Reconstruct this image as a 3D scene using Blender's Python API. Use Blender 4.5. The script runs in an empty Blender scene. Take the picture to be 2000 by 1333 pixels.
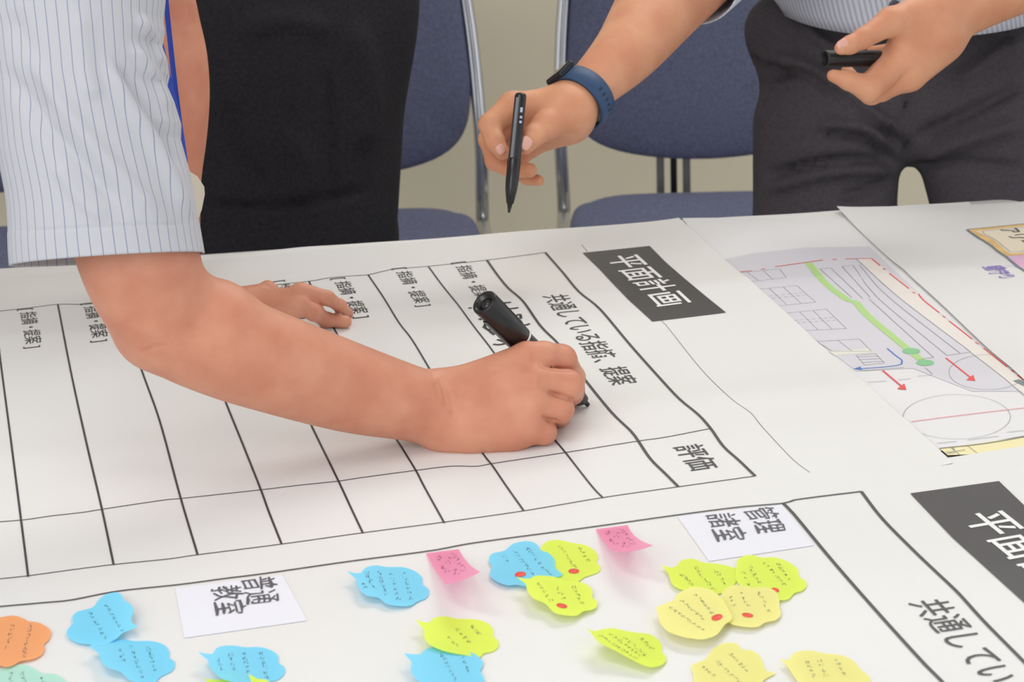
import bpy, bmesh, math, random
import numpy as np
from mathutils import Vector, Matrix
from mathutils.geometry import delaunay_2d_cdt
random.seed(4)
SC = bpy.context.scene
COL = SC.collection
# ------------------------------------------------------------------ camera
FPX = 4448.2
_p, _y, _r = .3407, .2366, -.0376
CF = np.array([math.sin(_y)*math.cos(_p), math.cos(_y)*math.cos(_p), -math.sin(_p)])
_R0 = np.cross(CF, [0, 0, 1.]); _R0 /= np.linalg.norm(_R0); _U0 = np.cross(_R0, CF)
CR = _R0*math.cos(_r)+_U0*math.sin(_r)
CU = -_R0*math.sin(_r)+_U0*math.cos(_r)
CC = np.array([-.5448, -2.1035, 1.378])
cam = bpy.data.cameras.new('camera'); camo = bpy.data.objects.new('camera', cam); COL.objects.link(camo)
M = Matrix.Identity(4)
for i in range(3):
    M[i][0] = CR[i]; M[i][1] = CU[i]; M[i][2] = -CF[i]; M[i][3] = CC[i]
camo.matrix_world = M
cam.sensor_width = 36; cam.lens = FPX/2000*36
cam.clip_start = .05
cam.dof.use_dof = True; cam.dof.focus_distance = 1.84; cam.dof.aperture_fstop = 16
SC.camera = camo
# ------------------------------------------------------------------ world, lights, exposure
w = bpy.data.worlds.new('world'); SC.world = w; w.use_nodes = True
bg = w.node_tree.nodes['Background']; bg.inputs[0].default_value = (.93, .96, 1, 1); bg.inputs[1].default_value = 1.05
def area(name, loc, target, sx, sy, power, col=(1, 1, 1)):
    l = bpy.data.lights.new(name, 'AREA'); l.shape = 'RECTANGLE'; l.size = sx; l.size_y = sy
    l.energy = power; l.color = col
    o = bpy.data.objects.new(name, l); COL.objects.link(o); o.location = loc
    o.rotation_euler = (Vector(target)-Vector(loc)).to_track_quat('-Z', 'Y').to_euler()
    return o
area('ceiling_lamp_light', (.9, .75, 2.5), (.2, .0, .7), 1.6, .7, 25, (1, .985, .96))
area('ceiling_lamp_light', (-.9, -.9, 2.5), (-.5, -.5, .7), 1.2, .4, 7, (1, .985, .96))
area('camera_side_fill', (-1.9, -2.4, 2.2), (-.1, -.2, .8), 1.4, 1.2, 22, (.97, .98, 1))  # added fill from the camera side, lifts surfaces facing the camera; no window modelled
SC.view_settings.view_transform = 'Standard'; SC.view_settings.look = 'None'
SC.view_settings.gamma = 1; SC.view_settings.use_curve_mapping = False
SC.view_settings.exposure = 0.0

# ------------------------------------------------------------------ helpers
def ray(px, py): return CF+CR*((px-1000)/FPX)-CU*((py-666.5)/FPX)
def P(px, py, d): return CC+d*ray(px, py)
def PZ(px, py, z):
    r = ray(px, py); return CC+r*((z-CC[2])/r[2])
def project(v):
    d = v-CC; z = d@CF
    return 1000+FPX*(d@CR)/z, 666.5-FPX*(d@CU)/z, z
TZ = .70
def hgt(x, y):     # gentle waves of the large paper sheets lying on the table
    h = .0009*np.sin(9*x+3*y+1)+.0010*np.sin(21*y+4*x)+.0006*np.sin(33*x-8*y+2)
    h = h*.8+.0012*np.exp(-((y+.16+.12*x)/.022)**2)+.0014*np.exp(-((y+.45+.1*x)/.03)**2)
    h = h+.0012*np.exp(-((x+.33-.25*(y+.3))/.03)**2)
    return h+.004
def T(px, py, lift=0.):
    z = TZ+.004+lift; p = None
    for _ in range(4):
        p = PZ(px, py, z); z = TZ+hgt(p[0], p[1])+lift
    p = p.copy(); p[2] = z
    return p
def S(x, y, lift=0.): return np.array([x, y, TZ+hgt(x, y)+lift])

_mats = {}
def mat(name, col, rough=.6, metal=0, spec=.5, noise=None, bump=None, sss=0, coat=0, alpha=None, trans=0, stripes=None, lift=0):
    """col: sRGB 0-255; noise=(scale, amount); bump=(scale, strength, distance); stripes=[(count, width, colour)] on UV.x"""
    if name in _mats: return _mats[name]
    lin = lambda c: tuple((x/255/12.92 if x/255 <= .04045 else ((x/255+.055)/1.055)**2.4) for x in c)+(1,)
    m = bpy.data.materials.new(name); m.use_nodes = True; nt = m.node_tree; N = nt.nodes; L = nt.links
    b = N['Principled BSDF']
    b.inputs['Base Color'].default_value = lin(col); b.inputs['Roughness'].default_value = rough
    b.inputs['Metallic'].default_value = metal; b.inputs['Specular IOR Level'].default_value = spec
    b.inputs['Coat Weight'].default_value = coat
    if sss:
        b.inputs['Subsurface Weight'].default_value = sss
        b.inputs['Subsurface Radius'].default_value = (1, .35, .2); b.inputs['Subsurface Scale'].default_value = .006
    if trans: b.inputs['Transmission Weight'].default_value = trans
    if alpha is not None: b.inputs['Alpha'].default_value = alpha
    tc = N.new('ShaderNodeTexCoord')
    cur = None
    if noise:
        n = N.new('ShaderNodeTexNoise'); n.inputs['Scale'].default_value = noise[0]; n.inputs['Detail'].default_value = 4
        L.new(tc.outputs['Object'], n.inputs['Vector'])
        mx = N.new('ShaderNodeMix'); mx.data_type = 'RGBA'
        c2 = noise[2] if len(noise) > 2 else tuple(max(0, c*(1-noise[1])) for c in col)
        mx.inputs['A'].default_value = lin(col); mx.inputs['B'].default_value = lin(c2)
        mr = N.new('ShaderNodeMapRange'); mr.inputs['From Min'].default_value = .35; mr.inputs['From Max'].default_value = .65
        L.new(n.outputs['Fac'], mr.inputs['Value']); L.new(mr.outputs['Result'], mx.inputs['Factor'])
        cur = mx.outputs['Result']; L.new(cur, b.inputs['Base Color'])
    if stripes:
        sp = N.new('ShaderNodeSeparateXYZ'); L.new(tc.outputs['UV'], sp.inputs[0])
        for cnt, wd, sc in stripes:
            mu = N.new('ShaderNodeMath'); mu.operation = 'MULTIPLY'; mu.inputs[1].default_value = cnt
            L.new(sp.outputs['X'], mu.inputs[0])
            fr = N.new('ShaderNodeMath'); fr.operation = 'FRACT'; L.new(mu.outputs[0], fr.inputs[0])
            lt = N.new('ShaderNodeMath'); lt.operation = 'LESS_THAN'; lt.inputs[1].default_value = wd
            L.new(fr.outputs[0], lt.inputs[0])
            mx = N.new('ShaderNodeMix'); mx.data_type = 'RGBA'; L.new(lt.outputs[0], mx.inputs['Factor'])
            if cur: L.new(cur, mx.inputs['A'])
            else: mx.inputs['A'].default_value = lin(col)
            mx.inputs['B'].default_value = lin(sc); cur = mx.outputs['Result']
        L.new(cur, b.inputs['Base Color'])
    if bump:
        n2 = N.new('ShaderNodeTexNoise'); n2.inputs['Scale'].default_value = bump[0]; n2.inputs['Detail'].default_value = 5
        L.new(tc.outputs['Object'], n2.inputs['Vector'])
        bp = N.new('ShaderNodeBump'); bp.inputs['Strength'].default_value = bump[1]; bp.inputs['Distance'].default_value = bump[2]
        L.new(n2.outputs['Fac'], bp.inputs['Height']); L.new(bp.outputs[0], b.inputs['Normal'])
    _mats[name] = m
    return m

PAPER = mat('paper', (229, 228, 226), .45, spec=.35, noise=(3, .01))
PAPERW = mat('paper_white', (233, 232, 230), .5, spec=.3)
PLANP = mat('plan_paper', (229, 228, 229), .5, spec=.3)
INK = mat('print_ink', (60, 59, 62), .5)
INKT = mat('title_ink', (54, 53, 57), .45, noise=(40, .06))
WHITEINK = mat('white_print', (238, 237, 235), .5)
MARKER = mat('marker_ink', (38, 38, 42), .6)
PENCIL = mat('note_ink', (70, 84, 88), .7)
SKINA = mat('skin_seated', (210, 147, 119), .5, spec=.35, noise=(28, 0, (199, 130, 104)), bump=(420, .22, .0006), sss=.2)
SKINC = mat('skin_light', (212, 154, 119), .5, spec=.35, noise=(28, 0, (202, 138, 105)), bump=(420, .18, .0006), sss=.2)
NAIL = mat('nail', (220, 165, 150), .3, spec=.5)
BLACKC = mat('black_cloth', (45, 43, 47), .9, spec=.2, noise=(300, .2), bump=(900, .3, .0008))
DARKC = mat('charcoal_cloth', (80, 75, 80), .9, spec=.2, noise=(260, .10), bump=(900, .3, .0008))
BLUEF = mat('blue_upholstery', (106, 109, 134), .95, spec=.15, noise=(260, .14), bump=(700, .4, .001))
CHROME = mat('chrome', (205, 205, 208), .18, metal=1)
BLACKP = mat('black_plastic', (22, 21, 23), .28, spec=.5)
BLACKP2 = mat('black_plastic_matte', (26, 25, 26), .5)

def place(o, parent, origin):
    COL.objects.link(o)
    if parent:
        o.parent = parent
        w = Vector((0, 0, 0)); q = parent
        while q: w += Vector(q['_o']) if '_o' in q else q.location; q = None
        o.location = Vector(origin)-w
    else: o.location = origin
    o['_o'] = tuple(origin)
def mk(name, verts, faces, m, parent=None, smooth=True, uvs=None, solid=0, origin=None):
    v = np.array(verts, float)
    if origin is None:
        mn, mx = v.min(0), v.max(0); origin = ((mn[0]+mx[0])/2, (mn[1]+mx[1])/2, mn[2])
    me = bpy.data.meshes.new(name); me.from_pydata((v-np.array(origin)).tolist(), [], [tuple(int(i) for i in f) for f in faces])
    me.materials.append(m)
    if smooth: me.polygons.foreach_set('use_smooth', [True]*len(me.polygons))
    if uvs is not None:
        ul = me.uv_layers.new(name='UVMap')
        vi = np.zeros(len(me.loops), int); me.loops.foreach_get('vertex_index', vi)
        ul.data.foreach_set('uv', np.array(uvs, float)[vi].ravel())
    o = bpy.data.objects.new(name, me); place(o, parent, origin)
    if solid:
        s = o.modifiers.new('thickness', 'SOLIDIFY'); s.thickness = solid; s.offset = 0
    return o
def empty(name, loc):
    o = bpy.data.objects.new(name, None); o.empty_display_size = .05; place(o, None, tuple(loc)); return o
def tag(o, label=None, cat=None, group=None, kind=None):
    if label: o['label'] = label
    if cat: o['category'] = cat
    if group: o['group'] = group
    if kind: o['kind'] = kind
    return o
def crom(pts, step):
    """Catmull-Rom through pts, resampled about every step"""
    p = [np.array(q, float) for q in pts]
    if len(p) == 2:
        n = max(1, int(np.linalg.norm(p[1]-p[0])/step)); return [p[0]+(p[1]-p[0])*i/n for i in range(n+1)]
    p = [2*p[0]-p[1]]+p+[2*p[-1]-p[-2]]; out = []
    for i in range(1, len(p)-2):
        n = max(1, int(np.linalg.norm(p[i+1]-p[i])/step))
        for k in range(n):
            t = k/n; a, b, c, d = p[i-1:i+3]
            out.append(.5*((2*b)+(c-a)*t+(2*a-5*b+4*c-d)*t*t+(3*b-a-3*c+d)*t**3))
    out.append(p[-2]); return out
class MB:
    def __init__(s): s.v = []; s.f = []; s.uv = []
    def add(s, v, f):
        n = len(s.v); s.v += [tuple(x) for x in v]; s.f += [tuple(i+n for i in q) for q in f]
    def strip(s, pts, wd):
        """flat ribbon along world points"""
        pts = [np.array(p) for p in pts]; v = []
        for i, p in enumerate(pts):
            t = pts[min(i+1, len(pts)-1)]-pts[max(i-1, 0)]; t[2] = 0; t /= (np.linalg.norm(t)+1e-12)
            n = np.array([-t[1], t[0], 0])*wd/2; v += [p+n, p-n]
        s.add(v, [(2*i, 2*i+1, 2*i+3, 2*i+2) for i in range(len(pts)-1)])
    def tube(s, pts, r, n=12, cap=True):
        pts = [np.array(p, float) for p in pts]; rs = r if hasattr(r, '__len__') else [r]*len(pts)
        base = len(s.v); up = None
        for i, p in enumerate(pts):
            t = pts[min(i+1, len(pts)-1)]-pts[max(i-1, 0)]; t /= (np.linalg.norm(t)+1e-12)
            if up is None:
                up = np.array([0, 0, 1.]) if abs(t[2]) < .9 else np.array([1., 0, 0])
            a = np.cross(t, up); a /= np.linalg.norm(a); up = np.cross(a, t)
            for k in range(n):
                an = 2*math.pi*k/n; s.v.append(tuple(p+rs[i]*(a*math.cos(an)+up*math.sin(an))))
        for i in range(len(pts)-1):
            for k in range(n):
                k2 = (k+1) % n; s.f.append((base+i*n+k, base+i*n+k2, base+(i+1)*n+k2, base+(i+1)*n+k))
        if cap:
            s.f.append(tuple(base+k for k in range(n))[::-1]); s.f.append(tuple(base+(len(pts)-1)*n+k for k in range(n)))
    def box(s, c, sz, ax=None):
        ax = np.eye(3) if ax is None else ax
        v = [np.array(c)+sum(ax[k]*sz[k]/2*sg[k] for k in range(3)) for sg in [(-1,-1,-1),(1,-1,-1),(1,1,-1),(-1,1,-1),(-1,-1,1),(1,-1,1),(1,1,1),(-1,1,1)]]
        s.add(v, [(3,2,1,0),(4,5,6,7),(0,1,5,4),(1,2,6,5),(2,3,7,6),(3,0,4,7)])
    def build(s, name, m, parent=None, **k): return mk(name, s.v, s.f, m, parent, **k)

def fill_px(pts, lift, step=10, liftfn=None, smooth=0):
    """filled outline given where it lies on the paper; interior vertices let it follow waves and curls"""
    if smooth: pts = [tuple(p) for p in crom(list(pts)+[pts[0]], smooth)[:-1]]
    else:
        q = []
        for a, b in zip(pts, list(pts[1:])+[pts[0]]):
            n = max(1, int(math.hypot(b[0]-a[0], b[1]-a[1])/step)); q += [(a[0]+(b[0]-a[0])*i/n, a[1]+(b[1]-a[1])*i/n) for i in range(n)]
        pts = q
    arr = np.array(pts); n = len(pts); co = [Vector(p) for p in pts]
    (x0, y0), (x1, y1) = arr.min(0), arr.max(0)
    def inside(x, y):
        c = False
        for i in range(n):
            ax, ay = pts[i]; bx, by = pts[i-1]
            if (ay > y) != (by > y) and x < (bx-ax)*(y-ay)/(by-ay)+ax: c = not c
        return c
    x = x0+step/2
    while x < x1:
        y = y0+step/2
        while y < y1:
            if inside(x, y) and np.min(np.hypot(arr[:, 0]-x, arr[:, 1]-y)) > step*.35: co.append(Vector((x, y)))
            y += step
        x += step
    vs, _, fs, *_r = delaunay_2d_cdt(co, [(i, (i+1) % n) for i in range(n)], [], 1, 1e-4)
    return [T(v[0], v[1], lift+(liftfn(v[0], v[1]) if liftfn else 0)) for v in vs], [tuple(f)[::-1] for f in fs]
_tc = {}
def glyphs(body, offset=0.):
    k = (body, offset)
    if k not in _tc:
        c = bpy.data.curves.new('t', 'FONT'); c.body = body; c.size = 1; c.offset = offset; c.resolution_u = 3
        o = bpy.data.objects.new('t', c); COL.objects.link(o); bpy.context.view_layer.update()
        m = bpy.data.meshes.new_from_object(o.evaluated_get(bpy.context.evaluated_depsgraph_get()))
        _tc[k] = (np.array([v.co[:2] for v in m.vertices]), [tuple(p.vertices) for p in m.polygons])
        bpy.data.objects.remove(o); bpy.data.curves.remove(c); bpy.data.meshes.remove(m)
    return _tc[k]
def text(mb, body, p0, p1, height, lift, offset=0., pix=True, wob=0, fn=None):
    """printed characters from p0 to p1 along the base line, drawn over the paper surface"""
    v, f = glyphs(body, offset)
    a = T(*p0)[:2] if pix else np.array(p0); b = T(*p1)[:2] if pix else np.array(p1)
    mn, mx = v.min(0), v.max(0); d = (b-a); up = np.array([-d[1], d[0]])/np.linalg.norm(d)
    out = []
    for q in v:
        s = (q[0]-mn[0])/(mx[0]-mn[0]); t = (q[1]-mn[1])/(mx[1]-mn[1])
        if wob: s += wob*.3*math.sin(9*t+17*s); t += wob*math.sin(14*s+3)+wob*.6*math.sin(31*s+5*t)
        x = a+d*s+up*height*t
        out.append(S(x[0], x[1], lift+(fn(*x) if fn else 0)))
    mb.add(out, f)

# ------------------------------------------------------------------ implicit surfaces for bodies (sparse surface nets)
def cap(a, b, ra, rb, s=1.): return (np.array(a, float), np.array(b, float), ra, rb, s)
def chain(*js, s=1.):
    """joints (px, py, depth or ('z', height), radius in photograph pixels at that depth)"""
    q = []
    for j in js:
        p = PZ(j[0], j[1], j[2][1]) if isinstance(j[2], tuple) else P(j[0], j[1], j[2])
        d = (p-CC)@CF; q.append((p, j[3]*d/FPX))
    return [cap(q[i][0], q[i+1][0], q[i][1], q[i+1][1], s) for i in range(len(q)-1)] if len(q) > 1 else [cap(q[0][0], q[0][0], q[0][1], q[0][1], s)]
def limb(*js, s=1., sub=6):
    """one smooth tapering limb through the joints (a single group in the core)"""
    q = []
    for j in js:
        p = PZ(j[0], j[1], j[2][1]) if isinstance(j[2], tuple) else P(j[0], j[1], j[2])
        q.append(np.array([*p, j[3]*((p-CC)@CF)/FPX]))
    e = [2*q[0]-q[1]]+q+[2*q[-1]-q[-2]]; o = []
    for i in range(1, len(e)-2):
        a, b, c, d = e[i-1:i+3]
        for k in range(sub):
            t = k/sub; o.append(.5*((2*b)+(c-a)*t+(2*a-5*b+4*c-d)*t*t+(3*b-a-3*c+d)*t**3))
    o.append(q[-1])
    return [[cap(o[i][:3], o[i+1][:3], o[i][3], o[i+1][3], s) for i in range(len(o)-1)]]
def dprim(p, pr):
    a, b, ra, rb, s = pr
    v = p-a; ab = b-a
    if s != 1:
        v = v+np.outer(v@CF, CF)*(1/s-1); ab = ab+CF*(ab@CF)*(1/s-1)
    L = ab@ab
    if L > 1e-12:
        t = v@ab/L; sl = (rb-ra)/math.sqrt(L)
        if abs(sl) > 1e-4:   # exact round cone: the nearest sphere is shifted along the axis
            q = np.sqrt(np.maximum((v*v).sum(1)-t*t*L, 0)); t = t+q/math.sqrt(L)*sl/math.sqrt(max(.05, 1-sl*sl))
        t = np.clip(t, 0, 1)
    else: t = np.zeros(len(v))
    return np.linalg.norm(v-t[:, None]*ab, axis=1)-(ra+(rb-ra)*t)
def smin(a, b, k):
    h = np.maximum(k-np.abs(a-b), 0)/k
    return np.minimum(a, b)-h*h*k*.25
def field(p, core, limbs, kc, kl, kk):
    d = None
    for pr in core:
        if isinstance(pr, list):
            e = dprim(p, pr[0])
            for q in pr[1:]: e = np.minimum(e, dprim(p, q))
        else: e = dprim(p, pr)
        d = e if d is None else smin(d, e, kc)
    outs = []
    for lb in limbs:
        g = None
        for pr in lb: e = dprim(p, pr); g = e if g is None else smin(g, e, kk)
        outs.append(smin(g, d, kl))
    for g in outs: d = np.minimum(d, g)
    return d
def nets(core, limbs, vox, kc=.02, kl=.007, kk=.004):
    prims = [p for c in core for p in (c if isinstance(c, list) else [c])]+[p for l in limbs for p in l]
    lo = np.min([np.minimum(p[0], p[1])-max(p[2], p[3])*1.5 for p in prims], 0)-vox*4
    hi = np.max([np.maximum(p[0], p[1])+max(p[2], p[3])*1.5 for p in prims], 0)+vox*4
    B = 8; bs = vox*B; nb = np.ceil((hi-lo)/bs).astype(int)
    g = np.stack(np.meshgrid(*[np.arange(n) for n in nb], indexing='ij'), -1).reshape(-1, 3)
    dc = field(lo+(g+.5)*bs, core, limbs, kc, kl, kk)
    g = g[np.abs(dc) < bs*1.5]
    o = np.stack(np.meshgrid(*[np.arange(B+1)]*3, indexing='ij'), -1).reshape(-1, 3)
    idx = (g[:, None, :]*B+o[None])
    D = np.empty((len(g), (B+1)**3)); sk = (g//4); sk = (sk[:, 0]*4096+sk[:, 1])*4096+sk[:, 2]
    allp = [c if isinstance(c, list) else [c] for c in core]
    for u_ in np.unique(sk):
        m_ = np.where(sk == u_)[0]; pp = (lo+idx[m_]*vox).reshape(-1, 3)
        cc = (pp.min(0)+pp.max(0))/2; rad = np.linalg.norm(pp.max(0)-cc); c1_ = cc[None]
        def dl(pr):
            return dprim(c1_, pr)[0]*(pr[4] if pr[4] < 1 else 1)
        lim = min([dprim(c1_, p)[0] for p in prims])+2.2*rad/min(p[4] for p in prims)+.05
        co_ = [[p for p in c if dl(p) < lim] for c in allp]; co_ = [c for c in co_ if c]
        li_ = [[p for p in l if dl(p) < lim] for l in limbs]; li_ = [l for l in li_ if l]
        if not co_: co_ = [allp[0]]
        D[m_] = field(pp, co_, li_, kc, kl, kk).reshape(len(m_), -1)
    D = D.reshape(-1, B+1, B+1, B+1)
    DX, DY, DZ = nb*B+2
    key = lambda i: (i[..., 0]*DY+i[..., 1])*DZ+i[..., 2]
    I = idx.reshape(-1, B+1, B+1, B+1, 3)
    sl = [slice(0, B), slice(1, B+1)]
    cr = {(a, b, c): D[:, sl[a], sl[b], sl[c]] for a in (0, 1) for b in (0, 1) for c in (0, 1)}
    neg = sum((v < 0).astype(int) for v in cr.values()); act = (neg > 0) & (neg < 8)
    base = I[:, :B, :B, :B][act]; acc = np.zeros((len(base), 3)); cnt = np.zeros(len(base))
    cv = {k: v[act] for k, v in cr.items()}
    for k in cv:
        for ax in range(3):
            if k[ax] == 0:
                k2 = tuple(1 if i == ax else k[i] for i in range(3)); a, b = cv[k], cv[k2]
                m = (a < 0) != (b < 0); t = np.where(m, a/np.where(m, a-b, 1), 0)
                pt = np.zeros((len(a), 3))+np.array(k, float); pt[:, ax] = t
                acc += pt*m[:, None]; cnt += m
    V = lo+(base+acc/cnt[:, None])*vox
    K = key(base); so = np.argsort(K); K = K[so]; V = V[so]
    F = []
    i0 = I[:, :B, :B, :B]; d0 = cr[(0, 0, 0)]
    for ax in range(3):
        k2 = tuple(1 if i == ax else 0 for i in range(3)); d1 = cr[k2]
        m = (d0 < 0) != (d1 < 0); e = i0[m]; fl = d0[m] < 0
        u, v = [(1, 2), (2, 0), (0, 1)][ax]; du = np.zeros(3, int); dv = np.zeros(3, int); du[u] = 1; dv[v] = 1
        cs = [key(e-du-dv), key(e-dv), key(e), key(e-du)]
        ii = [np.searchsorted(K, c) for c in cs]
        ok = np.all([(i < len(K)) & (K[np.minimum(i, len(K)-1)] == c) for i, c in zip(ii, cs)], 0)
        q = np.stack(ii, 1)[ok]; fl = fl[ok]; q[~fl] = q[~fl][:, ::-1]; F.append(q)
    return V, np.concatenate(F)
def vnormals(V, F):
    n = np.cross(V[F[:, 2]]-V[F[:, 0]], V[F[:, 3]]-V[F[:, 1]]); N = np.zeros_like(V)
    for k in range(4): np.add.at(N, F[:, k], n)
    return N/(np.linalg.norm(N, axis=1)[:, None]+1e-12)
def folds(V, N, lines, gain=1.):
    """raise (or sink) ridges of cloth on the camera-facing side; lines: (photo polyline, height, width px)"""
    d = V-CC; z = d@CF; px = 1000+FPX*(d@CR)/z; py = 666.5-FPX*(d@CU)/z
    facing = np.clip(-(N*(d/np.linalg.norm(d, axis=1)[:, None])).sum(1)*2, 0, 1)
    off = np.zeros(len(V))
    for pl, h, wd in lines:
        pl = np.array(crom(pl, 12)); best = np.full(len(V), 1e9); tt = np.zeros(len(V))
        for i in range(len(pl)-1):
            a, b = pl[i], pl[i+1]; ab = b-a; L = ab@ab
            t = np.clip(((px-a[0])*ab[0]+(py-a[1])*ab[1])/L, 0, 1)
            q = np.hypot(px-a[0]-t*ab[0], py-a[1]-t*ab[1]); m = q < best; best[m] = q[m]; tt[m] = (i+t[m])/(len(pl)-1)
        off += gain*h*np.exp(-(best/wd)**2)*np.clip(np.minimum(tt, 1-tt)*6+.15, 0, 1)
    return V+N*(off*facing)[:, None]
def body(name, m, parent, core, limbs=(), vox=.0018, fl=None, **k):
    V, F = nets(core, limbs, vox, **k)
    if fl: V = folds(V, vnormals(V, F), fl, 2.2)
    return mk(name, V, F, m, parent)
def loft(rings, n=96, cut=None):
    """rings: (centre, xvec, yvec); returns verts, faces, uvs"""
    v = []; f = []; uv = []
    for i, (c, a, b) in enumerate(rings):
        for k in range(n+1):
            t = 2*math.pi*k/n; v.append(c+a*math.cos(t)+b*math.sin(t)); uv.append((k/n, i/(len(rings)-1)))
    for i in range(len(rings)-1):
        for k in range(n): q = i*(n+1)+k; f.append((q, q+1, q+n+2, q+n+1))
    return np.array(v), np.array(f), uv

# ================================================================== the room
TA = -.129   # the table's heading against the printed sheets
ta = np.array([math.cos(TA), math.sin(TA), 0]); tb = np.array([-math.sin(TA), math.cos(TA), 0]); ez = np.array([0, 0, 1.])
wc = P(1000, 300, 3.98)
def wallplane(name, c, ax, ay, lx, ly, th, m):
    b = MB(); n = np.cross(ax, ay); b.box(np.array(c)+n*th/2, (lx, ly, th), [ax, ay, n]); return tag(b.build(name, m, smooth=False), kind='structure')
WALL = mat('wall_paint', (238, 228, 202), .8, noise=(1.5, .03), bump=(160, .1, .001))
wallplane('wall_back', (wc[0], wc[1], 1.3), -ta, ez, 7, 2.6, .1, WALL)
wallplane('floor', (0, -.6, -.05), ta, tb, 7, 4.6, .05, mat('floor_vinyl', (150, 146, 138), .5, noise=(30, .1)))
wallplane('ceiling', (0, -.3, 2.6), ta, tb, 7, 4.0, .05, mat('ceiling_board', (238, 238, 236), .8, noise=(50, .03)))
bb = MB(); bb.box((wc[0]-tb[0]*.006, wc[1]-tb[1]*.006, .04), (7, .012, .08), [ta, tb, ez])
tag(bb.build('baseboard_back', mat('baseboard_vinyl', (92, 88, 82), .5), smooth=False), kind='structure')
LAMPM = mat('lamp_tube', (250, 250, 245), .4)
LAMPM.node_tree.nodes['Principled BSDF'].inputs['Emission Color'].default_value = (1, .98, .95, 1)
LAMPM.node_tree.nodes['Principled BSDF'].inputs['Emission Strength'].default_value = 3
for i, (x, y) in enumerate([(.9, .75), (-.9, -.9)]):
    r = tag(empty('ceiling_lamp', (x, y, 2.53)), ['long fluorescent ceiling lamp over the far chairs', 'long fluorescent ceiling lamp over the near table'][i], 'lamp', 'fluorescent lamps on the ceiling')
    b = MB(); b.box((x, y, 2.58), (1.3, .24, .036)); b.build('housing', mat('lamp_housing', (235, 235, 232), .5), r, smooth=False)
    for s in (-.06, .06):
        b = MB(); b.tube([(x-.6, y+s, 2.543), (x+.6, y+s, 2.543)], .015, 10); b.build('tube', LAMPM, r)

# ================================================================== tables (two pushed together)
def table(c, label):
    r = tag(empty('meeting_table', (c[0], c[1], 0)), label, 'table', 'light grey meeting tables pushed together')
    L, W, rad, th = 1.19, .598, .028, .028
    def slab(L, W, z0, z1, rad):
        pts = []
        for cx, cy, a0 in ((L/2-rad, W/2-rad, 0), (-L/2+rad, W/2-rad, 90), (-L/2+rad, -W/2+rad, 180), (L/2-rad, -W/2+rad, 270)):
            for k in range(7): a = math.radians(a0+15*k); pts.append((cx+rad*math.cos(a), cy+rad*math.sin(a)))
        n = len(pts); v = [np.array([c[0], c[1], z])+ta*x+tb*y for z in (z0, z1) for x, y in pts]
        return v, [tuple(range(n))[::-1], tuple(range(n, 2*n))]+[(i, (i+1) % n, n+(i+1) % n, n+i) for i in range(n)]
    mk('tabletop', *slab(L, W, TZ-th, TZ, rad), mat('grey_laminate', (206, 206, 204), .4, noise=(90, .02)), r, smooth=False)
    mk('edge_band', *slab(L+.006, W+.006, TZ-th+.003, TZ-.003, rad+.003), mat('edge_plastic', (170, 170, 168), .5), r, smooth=False)
    for sx in (-1, 1):
        for sy in (-1, 1):
            q = np.array([c[0], c[1], 0])+ta*sx*.5+tb*sy*.24
            b = MB(); b.tube([q+ez*.02, q+ez*(TZ-th)], .014, 12); lg = b.build('leg', CHROME, r)
            b = MB(); b.tube([q, q+ez*.022], .018, 12); b.build('foot', BLACKP2, r)
    return r
edge = PZ(1990, 392, TZ); edge[2] = 0
edge = edge+ta*.004+tb*.014
c1 = edge-ta*.595-tb*.305; c2 = c1-tb*.606
table(c1, 'far light grey table under the large paper sheets, rounded corner at its right end')
table(c2, 'near light grey table under the sheet with the sticky notes')

# ================================================================== paper sheets
def sheet_xy(name, pts, lift, m, label, n=(150, 120), curl=None):
    """quad sheet between four photo corners TL TR BR BL that lie on the table"""
    c = [T(*p)[:2] for p in pts]; v = []; f = []
    nu, nv = n
    for j in range(nv+1):
        for i in range(nu+1):
            s, t = i/nu, j/nv
            q = (c[0]*(1-s)+c[1]*s)*(1-t)+(c[3]*(1-s)+c[2]*s)*t
            v.append(S(q[0], q[1], lift+(curl(s, t) if curl else 0)))
    for j in range(nv):
        for i in range(nu): a = j*(nu+1)+i; f.append((a, a+nu+1, a+nu+2, a+1))
    o = mk(name, v, f, m); tag(o, label, 'paper'); return o
L_UND, L_PLAN, L_3, L_1, L_2 = -.0004, .0003, .0011, .0018, .0023
# cover sheet lying along the far edge
und = sheet_xy('cover_sheet', [(-160, 536), (1892, 393.5), (2300, 900), (-120, 760)], L_UND, PAPERW, 'plain white cover sheet showing along the far table edge')
plan = sheet_xy('site_plan_sheet', [(1332, 428), (2120, 420), (2330, 800), (1700, 905)], L_PLAN, PLANP, 'paper sheet printed with a coloured site plan, green path and red arrows', curl=lambda s, t: .0006*(1-t)**4)
drw = sheet_xy('drawing_sheet', [(1634, 413), (2150, 388), (2500, 700), (2080, 822)], L_3, PAPER, 'white sheet with an orange framed drawing at the right edge, lying over the site plan', curl=lambda s, t: .0015*max(0, 1-s*9)**2+.003*max(0, 1-t*7)**2*max(0, 1-s*3))
f1 = sheet_xy('form_sheet', [(-95, 552), (1326, 431), (1862, 912), (-60, 1158)], L_1, PAPER, 'large white ruled form sheet being written on, black title box at its right', n=(170, 120), curl=lambda s, t: .0012*max(0, (s-.95)/.05)**2)
f2 = sheet_xy('form_sheet', [(-60, 1156), (2400, 823), (3100, 1480), (-80, 1700)], L_2, PAPER, 'large white form sheet covered with sticky notes, nearest the camera', n=(170, 120), curl=None)
f2.name = 'form_sheet.001'

def lines(mb, polys, wd, lift, step=10):
    for pl in polys: mb.strip([T(p[0], p[1], lift) for p in crom(pl, step)], wd)
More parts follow.
